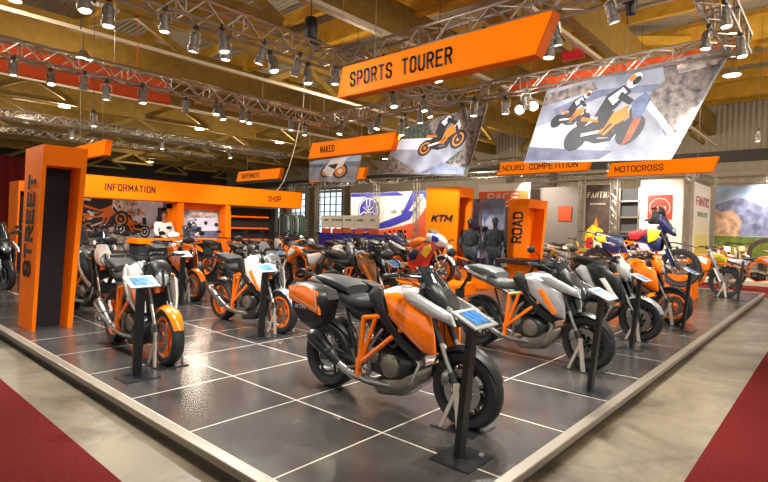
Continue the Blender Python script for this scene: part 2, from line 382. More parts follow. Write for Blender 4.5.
# ------------------------------------------------------------------ light truss rig
def truss(a, b, label, w=.29, group=None, name='lighting_truss', r=.024):
    a = Vector(a); b = Vector(b); L = (b - a).length; t = (b - a) / L
    root = empty(name, a, 0, label, 'truss', group)
    vert = abs(t.z) > .9
    s = Vector((0, 0, 1)).cross(t).normalized() if not vert else Vector((1, 0, 0)); u = t.cross(s) if vert else Vector((0, 0, 1))
    h = w / 2; cs = [(-h, -h), (h, -h), (h, h), (-h, h)]
    for p, q in cs:
        o = s * p + u * q
        M().tube([o, o + t * L], r, 6).build('chord', TRUSS, root)
    n = max(2, int(L / (w * 1.05))); st = L / n; m = M()
    for i in range(n):
        for k in range(4):
            c0, c1 = cs[k], cs[(k + 1) % 4]
            if (i + k) % 2: c0, c1 = c1, c0
            m.tube([s * c0[0] + u * c0[1] + t * (i * st), s * c1[0] + u * c1[1] + t * ((i + 1) * st)], r * .5, 5, cap=False)
            if i % 3 == 0: m.tube([s * c0[0] + u * c0[1] + t * (i * st), s * c1[0] + u * c1[1] + t * (i * st)], r * .5, 5, cap=False)
    m.build('bracing', TRUSS, root)
    return root
ZT1 = 4.66
TG = 'aluminium lighting trusses'
truss((-2, 7.0, ZT1), (9.9, 7.0, ZT1), 'aluminium truss running from the top left behind the large sports tourer sign', group=TG)
truss((-2, 11.2, ZT1), (9.9, 11.2, ZT1), 'aluminium truss with spotlights in front of the orange fabric band at the upper left', group=TG)
truss((6.6, 1.3, ZT1), (6.6, 7.0, ZT1), 'aluminium truss directly behind the large sports tourer sign', group=TG)
truss((9.9, 1.3, ZT1), (9.9, 11.2, ZT1), 'aluminium truss above the naked sign and the big riding poster', group=TG)
truss((2.0, 1.3, ZT1), (9.9, 1.3, ZT1), 'short aluminium truss coming down to the upper right corner of the big poster', group=TG)
truss((1.0, 19.5, 4.9), (15, 19.5, 4.9), 'distant aluminium truss above the information fascia', w=.25, group=TG)
truss((0.0, 23, 4.9), (13.5, 23, 4.9), 'distant aluminium truss left of the hanging supermoto sign', w=.25, group=TG)
truss((1.0, 28, 6.2), (21, 28, 6.2), 'farthest aluminium truss under the roof at the left', w=.3, group=TG)
def hang(x, y, z0, z1, label, r=.006, name='hanging_wire'):
    return tag(M().tube([(x, y, z0), (x, y, z1)], r, 5).build(name, mat('steel wire', '#9b9388', .4, metal=.8)), label, 'wire', 'wires holding up the trusses and signs')
for nw, (x, y) in enumerate([(0.5, 11.2), (4.2, 11.2), (7.8, 11.2), (2.5, 7.0), (6.6, 7.0), (9.9, 7), (9.9, 3), (6.6, 3), (9.9, 11.2)]):
    hang(x, y, ZT1 + .12, ZT, 'thin steel wire holding the ' + ['left end of the truss before the fabric band', 'middle of the truss before the fabric band', 'right part of the truss before the fabric band', 'truss at the top left', 'truss corner at the left end of the largest sign', 'truss joint over the naked sign', 'truss right over the big poster', 'truss right behind the largest sign', 'truss corner left of the naked sign'][nw])

# spotlights
def make_spot():
    root = empty('stage_spotlight')
    m = M().box((-.05, -.03, -.03), (.05, .03, .06)); m.tube([(0, 0, 0), (0, 0, -.07)], .015, 6); m.build('clamp', DMETAL, root)
    m = M().bar((-.12, 0, -.08), (.12, 0, -.08), .03, .012); m.bar((-.12, 0, -.08), (-.12, 0, -.27), .03, .012); m.bar((.12, 0, -.08), (.12, 0, -.27), .03, .012)
    m.build('yoke', TRUSS, root)
    b = M(); b.lathe([(.0, .17), (.05, .17), (.07, .13), (.085, .12), (.085, -.08), (.108, -.10), (.108, -.2), (.09, -.2)], (0, 0, -.26), 'z', 18)
    for k in range(4): b.lathe([(.085, .1 - k * .035), (.097, .1 - k * .035), (.097, .09 - k * .035), (.085, .09 - k * .035)], (0, 0, -.26), 'z', 18)
    h = b.build('lamp_housing', mat('grey lamp housing', '#8c8780', .4, metal=.6), root)
    M().lathe([(0, -.185), (.05, -.19), (.088, -.18), (.088, -.175), (0, -.175)], (0, 0, -.26), 'z', 18).build('lens', LAMP, h)
    return root
SPOT = make_spot(); used = [False]
def place(proto, flag, loc, rz, label, group, rx=0, cat='spotlight', sc=1):
    if not flag[0]: o = proto; flag[0] = True
    else: o = copy_tree(proto)
    o.location = loc; o.rotation_euler = (rx, 0, rz); tag(o, label, cat, group)
    if sc != 1: o.scale = (sc,) * 3
    return o
spots = []
zs = ZT1 - .17
for x in (1.0, 1.75, 2.45, 3.1, 3.6, 4.1, 4.7, 5.8, 6.4, 6.7, 7.1, 7.5, 8.6, 9.3): spots.append((x, 11.2, 'truss at the upper left before the orange fabric band'))
for x in (.9, 1.6, 2.2, 2.6, 3.2, 3.8, 4.05, 4.3, 4.8, 5.1, 5.5, 5.9, 6.3, 8.2, 8.9, 9.4): spots.append((x, 7.0, 'truss running from the top left to the large sign'))
for y in (10.3, 9.5, 8.9, 8.3, 7.6, 6.6, 6.1, 5.5, 4.9): spots.append((9.9, y, 'truss above the naked sign'))
for y in (5.8, 4.8, 3.9, 3.0, 2.2): spots.append((6.6, y, 'truss behind the large sports tourer sign'))
for x in (7.5, 8.2, 8.8): spots.append((x, 1.3, 'truss at the upper right corner of the big poster'))
for x in (3, 6, 9, 12): spots.append((x, 19.5, 'distant truss above the information fascia'))
spots += [(3.2, 1.3, 'front truss'), (4.6, 1.3, 'front truss'), (2.0, 2.5, 'front truss'), (2.0, 4.6, 'front truss')]  # unseen lamps, added to light the front bikes from the near side
truss((2.0, 1.3, ZT1), (2.0, 5.2, ZT1), 'short unseen aluminium truss above the near platform corner, added to carry front lamps', group=TG)  # out of view, added to hold the near-side lamps
def img_u(x, y, z):
    d = Vector((x, y, z - EYE)); return d.dot(_rx) / max(.01, d.dot(_fw))
ORD = ['first', 'second', 'third', 'fourth', 'fifth', 'sixth', 'seventh', 'eighth', 'ninth', 'tenth', 'eleventh', 'twelfth', 'thirteenth', 'fourteenth', 'fifteenth', 'sixteenth', 'seventeenth', 'eighteenth', 'nineteenth', 'twentieth']
SHORT = {'truss at the upper left before the orange fabric band': 'truss before the upper left fabric band', 'truss running from the top left to the large sign': 'truss left of the large sign',
         'truss above the naked sign': 'truss over the naked sign', 'truss behind the large sports tourer sign': 'truss behind the largest sign', 'truss at the upper right corner of the big poster': 'truss at the upper right corner',
         'distant truss above the information fascia': 'far truss over the information fascia', 'front truss': 'unseen truss over the near platform corner, added to light the front bikes'}
for key in SHORT:
    grp = sorted([q for q in spots if q[2] == key], key=lambda q: img_u(q[0], q[1], 4.4))
    for i, (x, y, w) in enumerate(grp):
        z = zs if y != 19.5 else 4.74; side = (.145 if i % 2 else -.145) * (1 if y != 19.5 else .85)
        px, py = (x + side, y) if x in (9.9, 6.6, 2.0) and y not in (7.0, 11.2, 1.3) else (x, y + side)
        place(SPOT, used, (px, py, z), random.uniform(-.6, .6) + (PI / 2 if x in (9.9, 6.6) else 0), '%s stage spotlight from the left on the %s' % (ORD[i], SHORT[key]), 'stage spotlights on the trusses', rx=random.uniform(-.35, .35), sc=random.uniform(.68, .82))
# the light these lamps throw
def spotlight(x, y, z, tx, ty, tz, w, ang=70, blend=.6, col=(1, .95, .86)):
    l = bpy.data.lights.new('spot', 'SPOT'); l.energy = w; l.spot_size = R(ang); l.spot_blend = blend; l.color = col; l.shadow_soft_size = .06
    o = bpy.data.objects.new('spot', l); C.objects.link(o); o.location = (x, y, z - .5)
    o.rotation_euler = (Vector((tx, ty, tz)) - Vector((x, y, z - .5))).to_track_quat('-Z', 'Y').to_euler(); return o
for x, y, tx, ty, tz, w, a in [
    (2.2, 7.0, 2.6, 6.0, .3, 1, 75), (4.3, 7.0, 3.4, 3.6, .4, 1.2, 60), (5.5, 7.0, 4.4, 7.0, .3, 1, 75), (6.6, 3.9, 4.0, 2.6, .5, 1.1, 65),
    (6.6, 2.2, 5.8, 2.6, .3, 1.1, 80), (6.6, 4.8, 7.0, 7.0, .3, 1, 80), (8.2, 1.3, 9.4, 3, .3, 1.1, 80), (9.9, 4.9, 12, 3.0, .8, .8, 75), (9.9, 6.6, 9.5, 7.2, .6, 1.1, 80),
    (9.9, 8.9, 9, 10, .3, 1, 90), (9.9, 10.3, 12, 12, .3, 1.2, 90), (6.4, 11.2, 6, 10, .3, 1, 90), (3.6, 11.2, 4.5, 12.5, .4, 1.2, 85), (1.75, 11.2, 1.9, 8.5, 1.4, .7, 60),
    (7.5, 11.2, 9.8, 14.4, 1.2, 1.2, 60), (4.7, 11.2, 6.5, 14, .9, 1, 60), (8.8, 1.3, 13.5, 2.6, .6, 1.1, 60), (9.9, 7.6, 12.5, 8.5, 1.8, 1.2, 60),
    (3.8, 7.0, 5.4, 4.2, 3.85, .4, 60), (3.2, 1.3, 3.5, 3.0, .5, .5, 70), (4.6, 1.3, 5.8, 3.0, .5, .6, 70), (2.0, 2.5, 3.6, 3.6, .6, .55, 70), (2.0, 4.6, 3.2, 6.3, .6, .55, 70)]:  # the last four beams belong to the added unseen front lamps
    spotlight(x, y, zs, tx, ty, tz, SPOT_W * w, a)
BG = []  # pavilion panel, brown poster, enduro and white floor lamps are added for brightness
for x, y, z, tx, ty, tz, w, a in [(6.6, 3.0, 4.3, 9.8, 3.3, 3.7, .75, 70), (6.6, 4.8, 4.3, 9.8, 4.2, 3.6, .5, 60), (9.9, 8.3, 4.3, 12, 8.9, 4.0, .5, 70),
    (20.2, 10.2, 4.3, 21.9, 9.8, 2.2, .5, 100), (20.0, 6.6, 4.3, 22, 6.0, 2.0, .95, 100), (24.3, 2.0, 4.3, 26.1, 1.6, 2.4, .8, 110), (23.2, 26, 4.6, 25.9, 25, 2.4, .7, 110), (23.2, 21.5, 4.6, 25.9, 21, 2.4, .7, 110),
    (18.0, 5.0, 4.9, 17.5, 5.5, .2, 1.2, 100), (19.5, 2.0, 4.9, 19.8, 2.2, .2, 1.6, 100), (14.5, 13, 4.9, 13, 13, .2, 1.6, 100), (4.5, 13.2, 4.2, 5.6, 16.9, 1.6, .6, 80)]:
    BG.append(0)
    o = copy_tree(SPOT); o.location = (x, y, z); o.rotation_euler = (0, 0, .4); tag(o, 'grey stage spotlight on its own rod, hung before the ' + ['big poster, near its right end', 'big poster, near its left end', 'lone rider poster', 'grey pavilion panel, added to brighten it', 'brown poster, added to brighten the pavilion', 'landscape mural', 'tuning fork emblem', 'right half of the blue wall', 'enduro bikes in the middle distance, added to brighten them', 'white floor at the far right, added to brighten it', 'rear rows of motorcycles', 'counter mural'][len(BG) - 1], 'spotlight', 'background stand spotlights')
    M().tube([(0, 0, .05), (0, 0, ZT - z + .05)], .008, 5).build('hanging_rod', DMETAL, o)
    spotlight(x, y, z + .1, tx, ty, tz, SPOT_W * w, a)
for x, y, z, w in [(10.6, 5.45, 4.33, 'left'), (10.6, 5.12, 4.36, 'right')]:
    o = empty('stage_spotlight', (x, y, z), 0, 'bright spotlight facing the viewer left of the big poster, %s one of two' % w, 'spotlight', 'background stand spotlights')
    M().tube([(0, 0, .1), (0, 0, ZT + .05 - z)], .01, 5).build('hanging_rod', DMETAL, o)
    d = Vector((-x, -y, EYE - z)).normalized()
    b = M(); b.lathe([(0, .17), (.06, .17), (.085, .12), (.085, -.08), (.11, -.10), (.11, -.2), (.09, -.2), (.085, -.1)], (0, 0, 0), 'z', 18); h = b.build('lamp_housing', mat('grey lamp housing', '#8c8780'), o); h.rotation_euler = (-d).to_track_quat('Z', 'Y').to_euler()
    M().lathe([(0, -.185), (.05, -.19), (.1, -.18), (.1, -.175), (0, -.175)], (0, 0, 0), 'z', 18).build('lens', LAMP, h)
# high bay lamps
def make_bay():
    root = empty('high_bay_lamp')
    M().tube([(0, 0, 0), (0, 0, ZT - 6.6)], .01, 5).build('rod', DMETAL, root)
    M().lathe([(.02, .1), (.08, .08), (.13, .0), (.24, -.16), (.235, -.16), (.12, .0)], (0, 0, 0), 'z', 20).build('reflector', METAL, root)
    M().lathe([(0, -.15), (.23, -.15), (.2, -.17), (0, -.18)], (0, 0, 0), 'z', 20).build('lens', BAYL, root)
    return root
BAY = make_bay(); ub = [False]
for nb, (x, y) in enumerate(sorted(HIGHBAYS, key=lambda q: img_u(q[0], q[1], 6.6))):
    place(BAY, ub, (x, y, 6.6), 0, 'round high bay lamp glowing under the wooden roof, %s from the left' % ORD[nb], 'high bay lamps under the roof', cat='ceiling lamp')
    l = bpy.data.lights.new('bay', 'POINT'); l.shadow_soft_size = .35; l.energy = HIGHBAY_W; l.color = (1, .9, .7)
    o = bpy.data.objects.new('bay', l); C.objects.link(o); o.location = (x, y, 6.15)

# ------------------------------------------------------------------ hanging category signs
def sign_box(x, ya, yb, z0, z1, body, label, th, ty=.5, d=.2, sh=.17, shr=None, group='orange hanging category signs', sx=.62, wires=True):
    """front face looks to -x; ya = left end, yb = right end (smaller y)"""
    shr = sh if shr is None else shr
    root = empty('hanging_sign', (x, (ya + yb) / 2, z0), 0, label, 'sign', group)
    bpy.context.view_layer.update()
    P = lambda xx, y, z: (xx - x, y - (ya + yb) / 2, z - z0)
    def slab(m, x0, x1, g, dd=0):
        k = (z1 - z0); ga = g
        f = lambda xx: ([P(xx, ya - g - sh * g / k, z0 + g), P(xx, yb + g - shr * g / k, z0 + g)], [P(xx, ya - g - sh * (1 - g / k), z1 - g), P(xx, yb + g - shr * (1 - g / k), z1 - g)])
        (a, b), (c, e_) = f(x0); (a2, b2), (c2, e2) = f(x1); m.hexa([a, a2, b2, b], [c, c2, e2, e_])
    m = M(); slab(m, x + .01, x + d, 0); m.build('sign_box', SIGN, root, bevel=.008)
    m = M(); slab(m, x, x + .012, .012); m.build('lit_face', SIGNF, root)
    if body: text(body, (x - .006, ya + (yb - ya) * ty, (z0 + z1) / 2), LX, UZ, th, root, sx=sx, fat=.02, st=th * .15)
    if wires:
        m = M()
        for q in (.18, .82):
            y = ya + (yb - ya) * q - sh; m.tube([P(x + d / 2, y, z1), P(x + d / 2, y, ZT1 - .12 if abs(x - 9.85) < .1 else ZT)], .006, 5)
        m.build('suspension_cable', mat('steel wire', '#9b9388'), root)
    return root
sign_box(5.43, 5.86, 2.62, 3.6, 4.06, 'SPORTS TOURER', 'large orange hanging sign reading SPORTS TOURER, nearest and biggest', .225, .372, sh=.11, shr=.20, sx=.52)
sign_box(9.85, 11.82, 8.58, 3.6, 4.05, 'NAKED', 'orange hanging sign reading NAKED in the middle of the picture', .2, .26, sx=.5)
sign_box(18.8, 6.27, 3.06, 3.6, 4.08, 'MOTOCROSS', 'orange hanging sign reading MOTOCROSS above the white pavilion', .22, .33, sx=.72)
sign_box(16.5, 9.33, 6.1, 3.6, 4.05, 'ENDURO COMPETITION', 'orange hanging sign reading ENDURO COMPETITION half behind the big poster', .21, .47, sx=.75)
sign_box(13.3, 21.1, 17.9, 3.6, 4.05, 'SUPERMOTO', 'small orange hanging sign reading SUPERMOTO above the shop fascia', .22, .36)
sign_box(14.4, 17.2, 14.0, 3.5, 3.95, 'FREERIDE', 'small orange hanging sign reading FREERIDE below the small hanging poster', .22, .28)
sign_box(5.9, 19.5, 16.5, 3.6, 4.05, '', 'orange hanging sign end showing above the black and orange street tower', .2)

# orange fabric bands above the rig
BAND = mat('orange fabric band', '#e2540f', .7)
tag(M().box((-4, 12.0, 4.42), (5.75, 12.06, 4.98)).tube([(-1, 12.03, 4.98), (-1, 12.03, ZT)], .006, 5).tube([(5, 12.03, 4.98), (5, 12.03, ZT)], .006, 5).build('fabric_band', BAND), 'long orange fabric band behind the lighting truss at the upper left', 'banner', 'orange fabric bands')
tag(M().box((10.35, 1.4, 4.62), (10.41, 5.6, 4.86)).tube([(10.38, 2, 4.86), (10.38, 2, ZT)], .006, 5).tube([(10.38, 5, 4.86), (10.38, 5, ZT)], .006, 5).build('fabric_band', BAND), 'orange fabric band along the top of the big riding poster', 'banner', 'orange fabric bands')

# ------------------------------------------------------------------ printed pictures
class Print:
    """flat printed picture on a quad tl,tr,bl,br; colours are in the print itself"""
    def __init__(s, tl, tr, bl, br, nrm, mats, base):
        s.q = [Vector(p) for p in (tl, tr, bl, br)]; s.n = Vector(nrm); s.m = M(); s.m.smooth = False; s.mats = mats; s.k = 1
        s.m.cur = base; a, b, c, d = s.q; th = s.n * -.02
        s.m.hexa([c, c + th, d + th, d], [a, a + th, b + th, b])
    def P(s, u, v):
        a, b, c, d = s.q; t = a.lerp(b, u); w = c.lerp(d, u); return w.lerp(t, v) + s.n * (.0012 * s.k)
    def poly(s, pts, mi, layer=None):
        s.k = layer if layer else s.k + .25; s.m.cur = mi
        pts = [(min(.995, max(.005, x)), min(.99, max(.01, y))) for x, y in pts]
        s.m.poly([s.P(*p) for p in pts])
    def disc(s, cx, cy, rx, ry, mi, n=20): s.poly([(cx + rx * math.cos(2 * PI * i / n), cy + ry * math.sin(2 * PI * i / n)) for i in range(n)], mi)
    def bar(s, x0, y0, x1, y1, w, mi):
        dx, dy = x1 - x0, y1 - y0; L = math.hypot(dx, dy) or 1; nx, ny = -dy / L * w / 2, dx / L * w / 2
        s.poly([(x0 + nx, y0 + ny), (x1 + nx, y1 + ny), (x1 - nx, y1 - ny), (x0 - nx, y0 - ny)], mi)
    def rider(s, x, y, k, asp, body, dark, white, rim, flip=1, lean=.25, ride=True):
        def T(px, py):
            px *= flip; ca, sa = math.cos(lean), math.sin(lean); qx, qy = px * ca + py * sa, -px * sa + py * ca
            return (x + qx * k, y + qy * k * asp)
        def D(cx, cy, r, mi, ry=None):
            s.poly([T(cx + r * math.cos(2 * PI * i / 18), cy + (ry or r) * math.sin(2 * PI * i / 18)) for i in range(18)], mi)
        def Q(l, mi): s.poly([T(*p) for p in l], mi)
        for wx in (-.72, .72):
            D(wx, .0, .34, dark); D(wx, 0, .24, rim); D(wx, 0, .18, dark); D(wx, 0, .07, rim)
        Q([(-.5, -.08), (-.1, -.22), (.3, -.2), (.45, .1), (.5, .5), (-.1, .5), (-.55, .3)], dark); Q([(-.1, -.1), (.2, -.12), (.3, .08), (-.05, .1)], 20)
        Q([(-.75, .0), (-.2, -.05), (.25, -.1), (.3, .3), (-.25, .35)], dark); Q([(-.6, .02), (-.05, .05), (-.05, .12), (-.6, .1)], white)
        Q([(-.15, .05), (.1, .4), (.18, .38), (-.05, .02)], body); Q([(.0, .0), (.3, .35), (.35, .3), (.08, -.04)], body)
        Q([(-.75, .55), (-.2, .38), (.1, .48), (.5, .55), (.55, .32), (.3, .2), (-.1, .3), (-.75, .45)], body)
        Q([(.1, .5), (.4, .62), (.62, .5), (.5, .3), (.2, .35)], body); Q([(.45, .5), (.6, .75), (.75, .45), (.62, .3)], white)
        Q([(.55, .6), (.85, .0), (.75, -.02), (.48, .5)], dark)
        if ride:
            Q([(-.4, .5), (-.25, 1.0), (.1, 1.15), (.35, .95), (.1, .6), (-.1, .45)], dark)
            Q([(-.2, .9), (.1, 1.1), (.25, .95), (.0, .7)], white); Q([(.1, 1.0), (.5, .72), (.6, .66), (.42, .62), (.05, .85)], dark)
            Q([(-.3, .5), (.1, .55), (.0, .15), (-.15, .1)], dark); D(.32, 1.2, .17, white); D(.38, 1.18, .1, dark); D(.25, 1.27, .08, body)
    def build(s, name, parent): return s.m.build(name, s.mats, parent)
def pm(n, c, sc=3, am=.1): return mat('print ' + n, c, .45, noise=(sc, am))
PR = [pm('road grey blue', '#9ba0b6', 2, .25), pm('road dark', '#6c7390', 4, .2), pm('rocks', '#877b78', 9, .45), pm('haze white', '#d8dcf0', 2, .08), pm('orange', '#e77a1c'),
      pm('black', '#22232c', 8, .3), pm('white', '#e9ecf4'), pm('rim orange', '#dd8b2e'), pm('sky', '#9db0d4', 1.5, .2), pm('cloud', '#d9cfd4', 2, .2), pm('field', '#6c7a2f', 5, .3),
      pm('sandstone', '#c9a184', 4, .3), pm('mountain', '#8285a6', 4, .3), pm('skin orange', '#b8552c', 5, .3), pm('denim', '#5d6f98', 6, .3), pm('forest', '#4c5148', 12, .5),
      pm('brown', '#4b3a31', 4, .2), pm('yellow', '#f0c322', 5, .3), pm('red', '#c8232a'), pm('cream', '#eadfca'), pm('grey', '#8a8782'), pm('shine', '#c3b8b2', 6, .5)]
def poster(name, label, tl, tr, bl, br, draw, cables=True, base=0, nrm=(-1, 0, 0), group=None):
    root = empty(name, (0, 0, 0), 0, label, 'poster', group)
    c = sum((Vector(p) for p in (tl, tr, bl, br)), Vector()) / 4; root.location = c
    q = [Vector(p) - c for p in (tl, tr, bl, br)]
    p = Print(*q, nrm, PR, base); draw(p); p.build('printed_panel', root)
    n = Vector(nrm); fr = M()
    for a, b in ((0, 1), (1, 3), (3, 2), (2, 0)): fr.bar(q[a] - n * .03, q[b] - n * .03, .03)
    fr.build('frame', TRUSS, root)
    if cables:
        m = M()
        for a in (0, 1): m.tube([q[a], Vector((q[a].x, q[a].y, (ZT1 - .14 - c.z) if abs(c.x - 9.84) < .1 and q[a].z + c.z < ZT1 - .15 else (ZT - c.z if abs(c.x - 9.84) > .1 else q[a].z + .02)))], .006, 5)
        m.build('suspension_cable', mat('steel wire', '#9b9388'), root)
    return root
def draw_big(p):
    p.poly([(0, 0), (1, 0), (1, .45), (.5, .72), (0, .55)], 0)
    p.poly([(0, .2), (.5, .12), (.62, .3), (.3, .62), (0, .5)], 3)
    p.poly([(0, .0), (.55, .0), (.62, .1), (0, .22)], 1); p.poly([(0, .02), (.4, .0), (.2, .0)], 3)
    p.poly([(.1, .72), (.35, .85), (.72, .78), (.72, .7), (.4, .76), (.12, .62)], 1)
    p.poly([(.0, .78), (.35, .86), (.3, .97), (.0, .95)], 2)
    p.poly([(.68, .98), (1, .98), (1, .28), (.9, .22), (.8, .42), (.66, .62), (.74, .8)], 2)
    p.poly([(.74, .99), (.99, .99), (.99, .86), (.8, .84)], 21)
    p.poly([(.66, .60), (.80, .40), (.92, .22), (.94, .25), (.82, .44), (.69, .64)], 3)
    p.rider(.24, .52, .13, 2.0, 4, 5, 6, 5, 1, .1)
    p.rider(.50, .30, .235, 2.0, 4, 5, 6, 5, 1, -.05)
    p.poly([(.60, .62), (.66, .72), (.71, .62), (.70, .42), (.65, .45)], 14); p.poly([(.66, .45), (.71, .43), (.70, .2), (.66, .15)], 13)
poster('hanging_poster', 'huge slanted poster of two motorcyclists riding on a mountain road, upper right', (9.84, 4.47, 4.44), (9.84, 1.40, 4.66), (9.84, 4.92, 3.04), (9.84, 2.22, 2.93), draw_big)
def draw_mid(p):
    p.poly([(0, 0), (.6, 0), (1, .55), (.6, .6), (0, .75)], 0); p.poly([(0, .55), (.45, .45), (.5, .65), (.1, .75)], 3)
    p.poly([(.35, .99), (.99, .99), (.99, .2), (.8, .1), (.9, .5), (.5, .7)], 2); p.poly([(.0, .78), (.4, .7), (.4, .99), (.0, .99)], 15)
    p.poly([(.0, .02), (.45, .02), (.25, .2), (.0, .42)], 2); p.poly([(.45, .02), (.97, .02), (.97, .12), (.7, .2)], 1)
    p.rider(.62, .52, .25, 1.75, 4, 5, 6, 7, 1, -.12)
poster('hanging_poster', 'slanted poster of a lone motorcyclist on a road, right of the naked sign', (12, 10.19, 4.62), (12, 7.12, 4.97), (12, 10.76, 3.34), (12, 7.72, 3.09), draw_mid, base=15)
def draw_small(p):
    p.poly([(0, 0), (1, 0), (1, .55), (0, .7)], 0); p.poly([(0, .7), (1, .55), (1, .75), (0, .85)], 1); p.poly([(0, .85), (1, .75), (1, .99), (0, .99)], 8)
    p.disc(.66, .42, .15, .3, 5); p.disc(.66, .42, .11, .22, 7); p.disc(.66, .42, .05, .1, 6); p.disc(.34, .4, .09, .25, 5); p.disc(.34, .4, .06, .17, 7)
    p.poly([(.3, .5), (.45, .95), (.75, .95), (.7, .65), (.55, .5), (.5, .2), (.38, .25)], 6); p.poly([(.38, .7), (.6, .75), (.55, .5)], 5)
poster('hanging_poster', 'small poster of a white motorcycle front wheel hanging under the naked sign', (13.2, 15.75, 4.15), (13.2, 12.9, 4.25), (13.2, 15.75, 3.42), (13.2, 13.2, 3.25), draw_small)

# ------------------------------------------------------------------ towers
def tower(x0, x1, y0, y1, h, lean, flare, label, body, th, tz, logo=False, front='cloth', cat='display tower'):
    """left face looks to -x, recessed opening looks to -y"""
    root = empty('display_tower', (x0, y0, DECK), 0, label, cat, 'leaning orange display towers')
    bpy.context.view_layer.update()
    w = x1 - x0; d = y1 - y0
    def P(a, b, z):                         # a: 0..1 across x, b: depth from front in m, z height
        k = z / h
        return (lean[0] * k + a * (w + lean[1] * k), b * (1 + flare * k / d), z)
    def slab(m, a0, a1, b0, b1, z0, z1):
        m.hexa([P(a0, b0, z0), P(a1, b0, z0), P(a1, b1, z0), P(a0, b1, z0)], [P(a0, b0, z1), P(a1, b0, z1), P(a1, b1, z1), P(a0, b1, z1)])
    t = .045 / w; tr = .13
    m = M(); slab(m, 0, t, 0, d, 0, h); m.build('side_panel', SIGN_D, root)
    m = M(); slab(m, 1 - tr, 1, 0, d, 0, h); m.build('side_panel', SIGN_D, root)
    m = M(); slab(m, t, 1 - tr, 0, d, h * .89, h); m.build('header_panel', SIGN_D, root)
    m = M(); slab(m, t, 1 - tr, d * .5, d, .0, h * .89); m.build('recess_back', CURTAIN if front == 'cloth' else SIGN_D, root)
    if body and not logo:
        c = P(0, d * .5, tz); o = text(body, (x0 + c[0] - .012, y0 + c[1], DECK + tz), (lean[0] / h, 0, 1), (0, 1, 0), th, root, sx=.66, fat=.03, st=th * .17, spacing=.92)
    if logo:
        c = P(0, d * .5, tz); o = text(body, (x0 + c[0] - .012, y0 + c[1], DECK + tz), LX, (lean[0] / h, 0, 1), th, root, sx=1.0, fat=.07, shear=.3, name='logo', spacing=.84, st=th * .3)
    return root
tower(2.0, 2.49, 8.06, 8.72, 2.53, (.13, .06), .18, 'tall leaning orange tower with dark recess reading STREET at the left', 'STREET', .34, 1.42)
tower(12.75, 13.45, 8.5, 9.62, 2.78, (.15, .12), .1, 'leaning orange tower with the black bold logo beside the two mannequins', 'KTM', .23, 1.83, logo=True)
tower(14.9, 16.1, 7.35, 7.95, 2.52, (.2, .2), .1, 'leaning orange tower reading ROAD right of the mannequins', 'ROAD', .36, 1.6, front='orange')
tower(3.9, 4.6, 17.4, 18.3, 2.6, (.1, .05), .1, 'orange tower partly hidden behind the street tower, leftmost of all towers', '', .2, 1)

# ------------------------------------------------------------------ information and shop pavilion
IY = 15.0
root = empty('information_fascia', (8.6, IY, DECK), 0, 'long orange fascia reading INFORMATION and SHOP across the left background', 'fascia'); bpy.context.view_layer.update()
m = M(); a0, a1 = 4.4 - 8.6, 12.28 - 8.6
m.hexa([(a0, 0, 2.13), (a1 - .05, 0, 2.13), (a1 - .05, .5, 2.13), (a0, .5, 2.13)], [(a0, 0, 2.74), (a1, 0, 2.74), (a1, .5, 2.74), (a0, .5, 2.74)])
m.build('fascia_panel', SIGN, root, bevel=.01)
M().box((a0 + .02, -.012, 2.15), (a1 - .08, 0.0, 2.72)).build('lit_face', SIGNF, root)
text('INFORMATION', (6.08, IY - .02, 2.57), (1, 0, 0), UZ, .2, root, sx=.6, fat=.03, st=.03)
text('SHOP', (11.0, IY - .02, 2.55), (1, 0, 0), UZ, .21, root, sx=.6, fat=.03, st=.03)
for x in (4.55, 7.6, 9.2):
    M().box((x - 8.6 - .09, .05, 0), (x - 8.6 + .09, .45, 2.13)).build('post', SIGN_D, root)
tag(M().box((5.2, 16.9, DECK), (12.6, 17.05, 2.75)).build('partition_wall', mat('grey partition', '#6f6a66', .8)), 'grey partition wall behind the information counter', 'wall')
def draw_mural(p):
    p.poly([(.3, .0), (1, 0), (1, .98), (.4, .98)], 21); p.poly([(.6, .3), (1, .2), (1, .9), (.7, .95)], 3)
    p.rider(.3, .5, .3, 1.5, 4, 5, 6, 7, 1, .0, False); p.rider(.62, .35, .2, 1.6, 4, 5, 7, 6, -1, .1, False)
    for i in range(22):
        x, y = random.random(), random.uniform(.2, .95); a = random.uniform(0, 3.1); p.bar(x, y, x + .09 * math.cos(a), y + .12 * math.sin(a), random.uniform(.015, .05), random.choice((5, 4, 6, 2, 20, 21)))
    p.rider(.3, .45, .26, 1.5, 4, 5, 6, 7, 1, -.3, False)
poster('wall_mural', 'mural of orange motorcycles on the wall behind the information counter', (5.3, 16.86, 2.6), (7.9, 16.86, 2.6), (5.3, 16.86, .7), (7.9, 16.86, .7), draw_mural, False, 5, (0, -1, 0))
# counter
root = empty('information_counter', (7.1, 14.3, DECK), 0, 'information counter with orange top and black front below the fascia', 'counter'); bpy.context.view_layer.update()
M().box((-1.2, -.3, 0), (1.0, .3, .92)).build('counter_body', CURTAIN, root)
M().box((-1.25, -.36, .92), (1.05, .36, 1.06)).build('counter_top', SIGN_D, root, bevel=.01)
text('KTM', (7.72, 14.3 - .365, DECK + .99), (1, 0, 0), UZ, .08, root, sx=1.2, fat=.06, shear=.35, name='logo', st=.02)
tag(M().box((7.45, 16.0, DECK), (7.9, 16.3, 2.1)).build('service_door', mat('black door', '#141416', .4)), 'narrow black cabinet behind the information counter', 'cabinet')
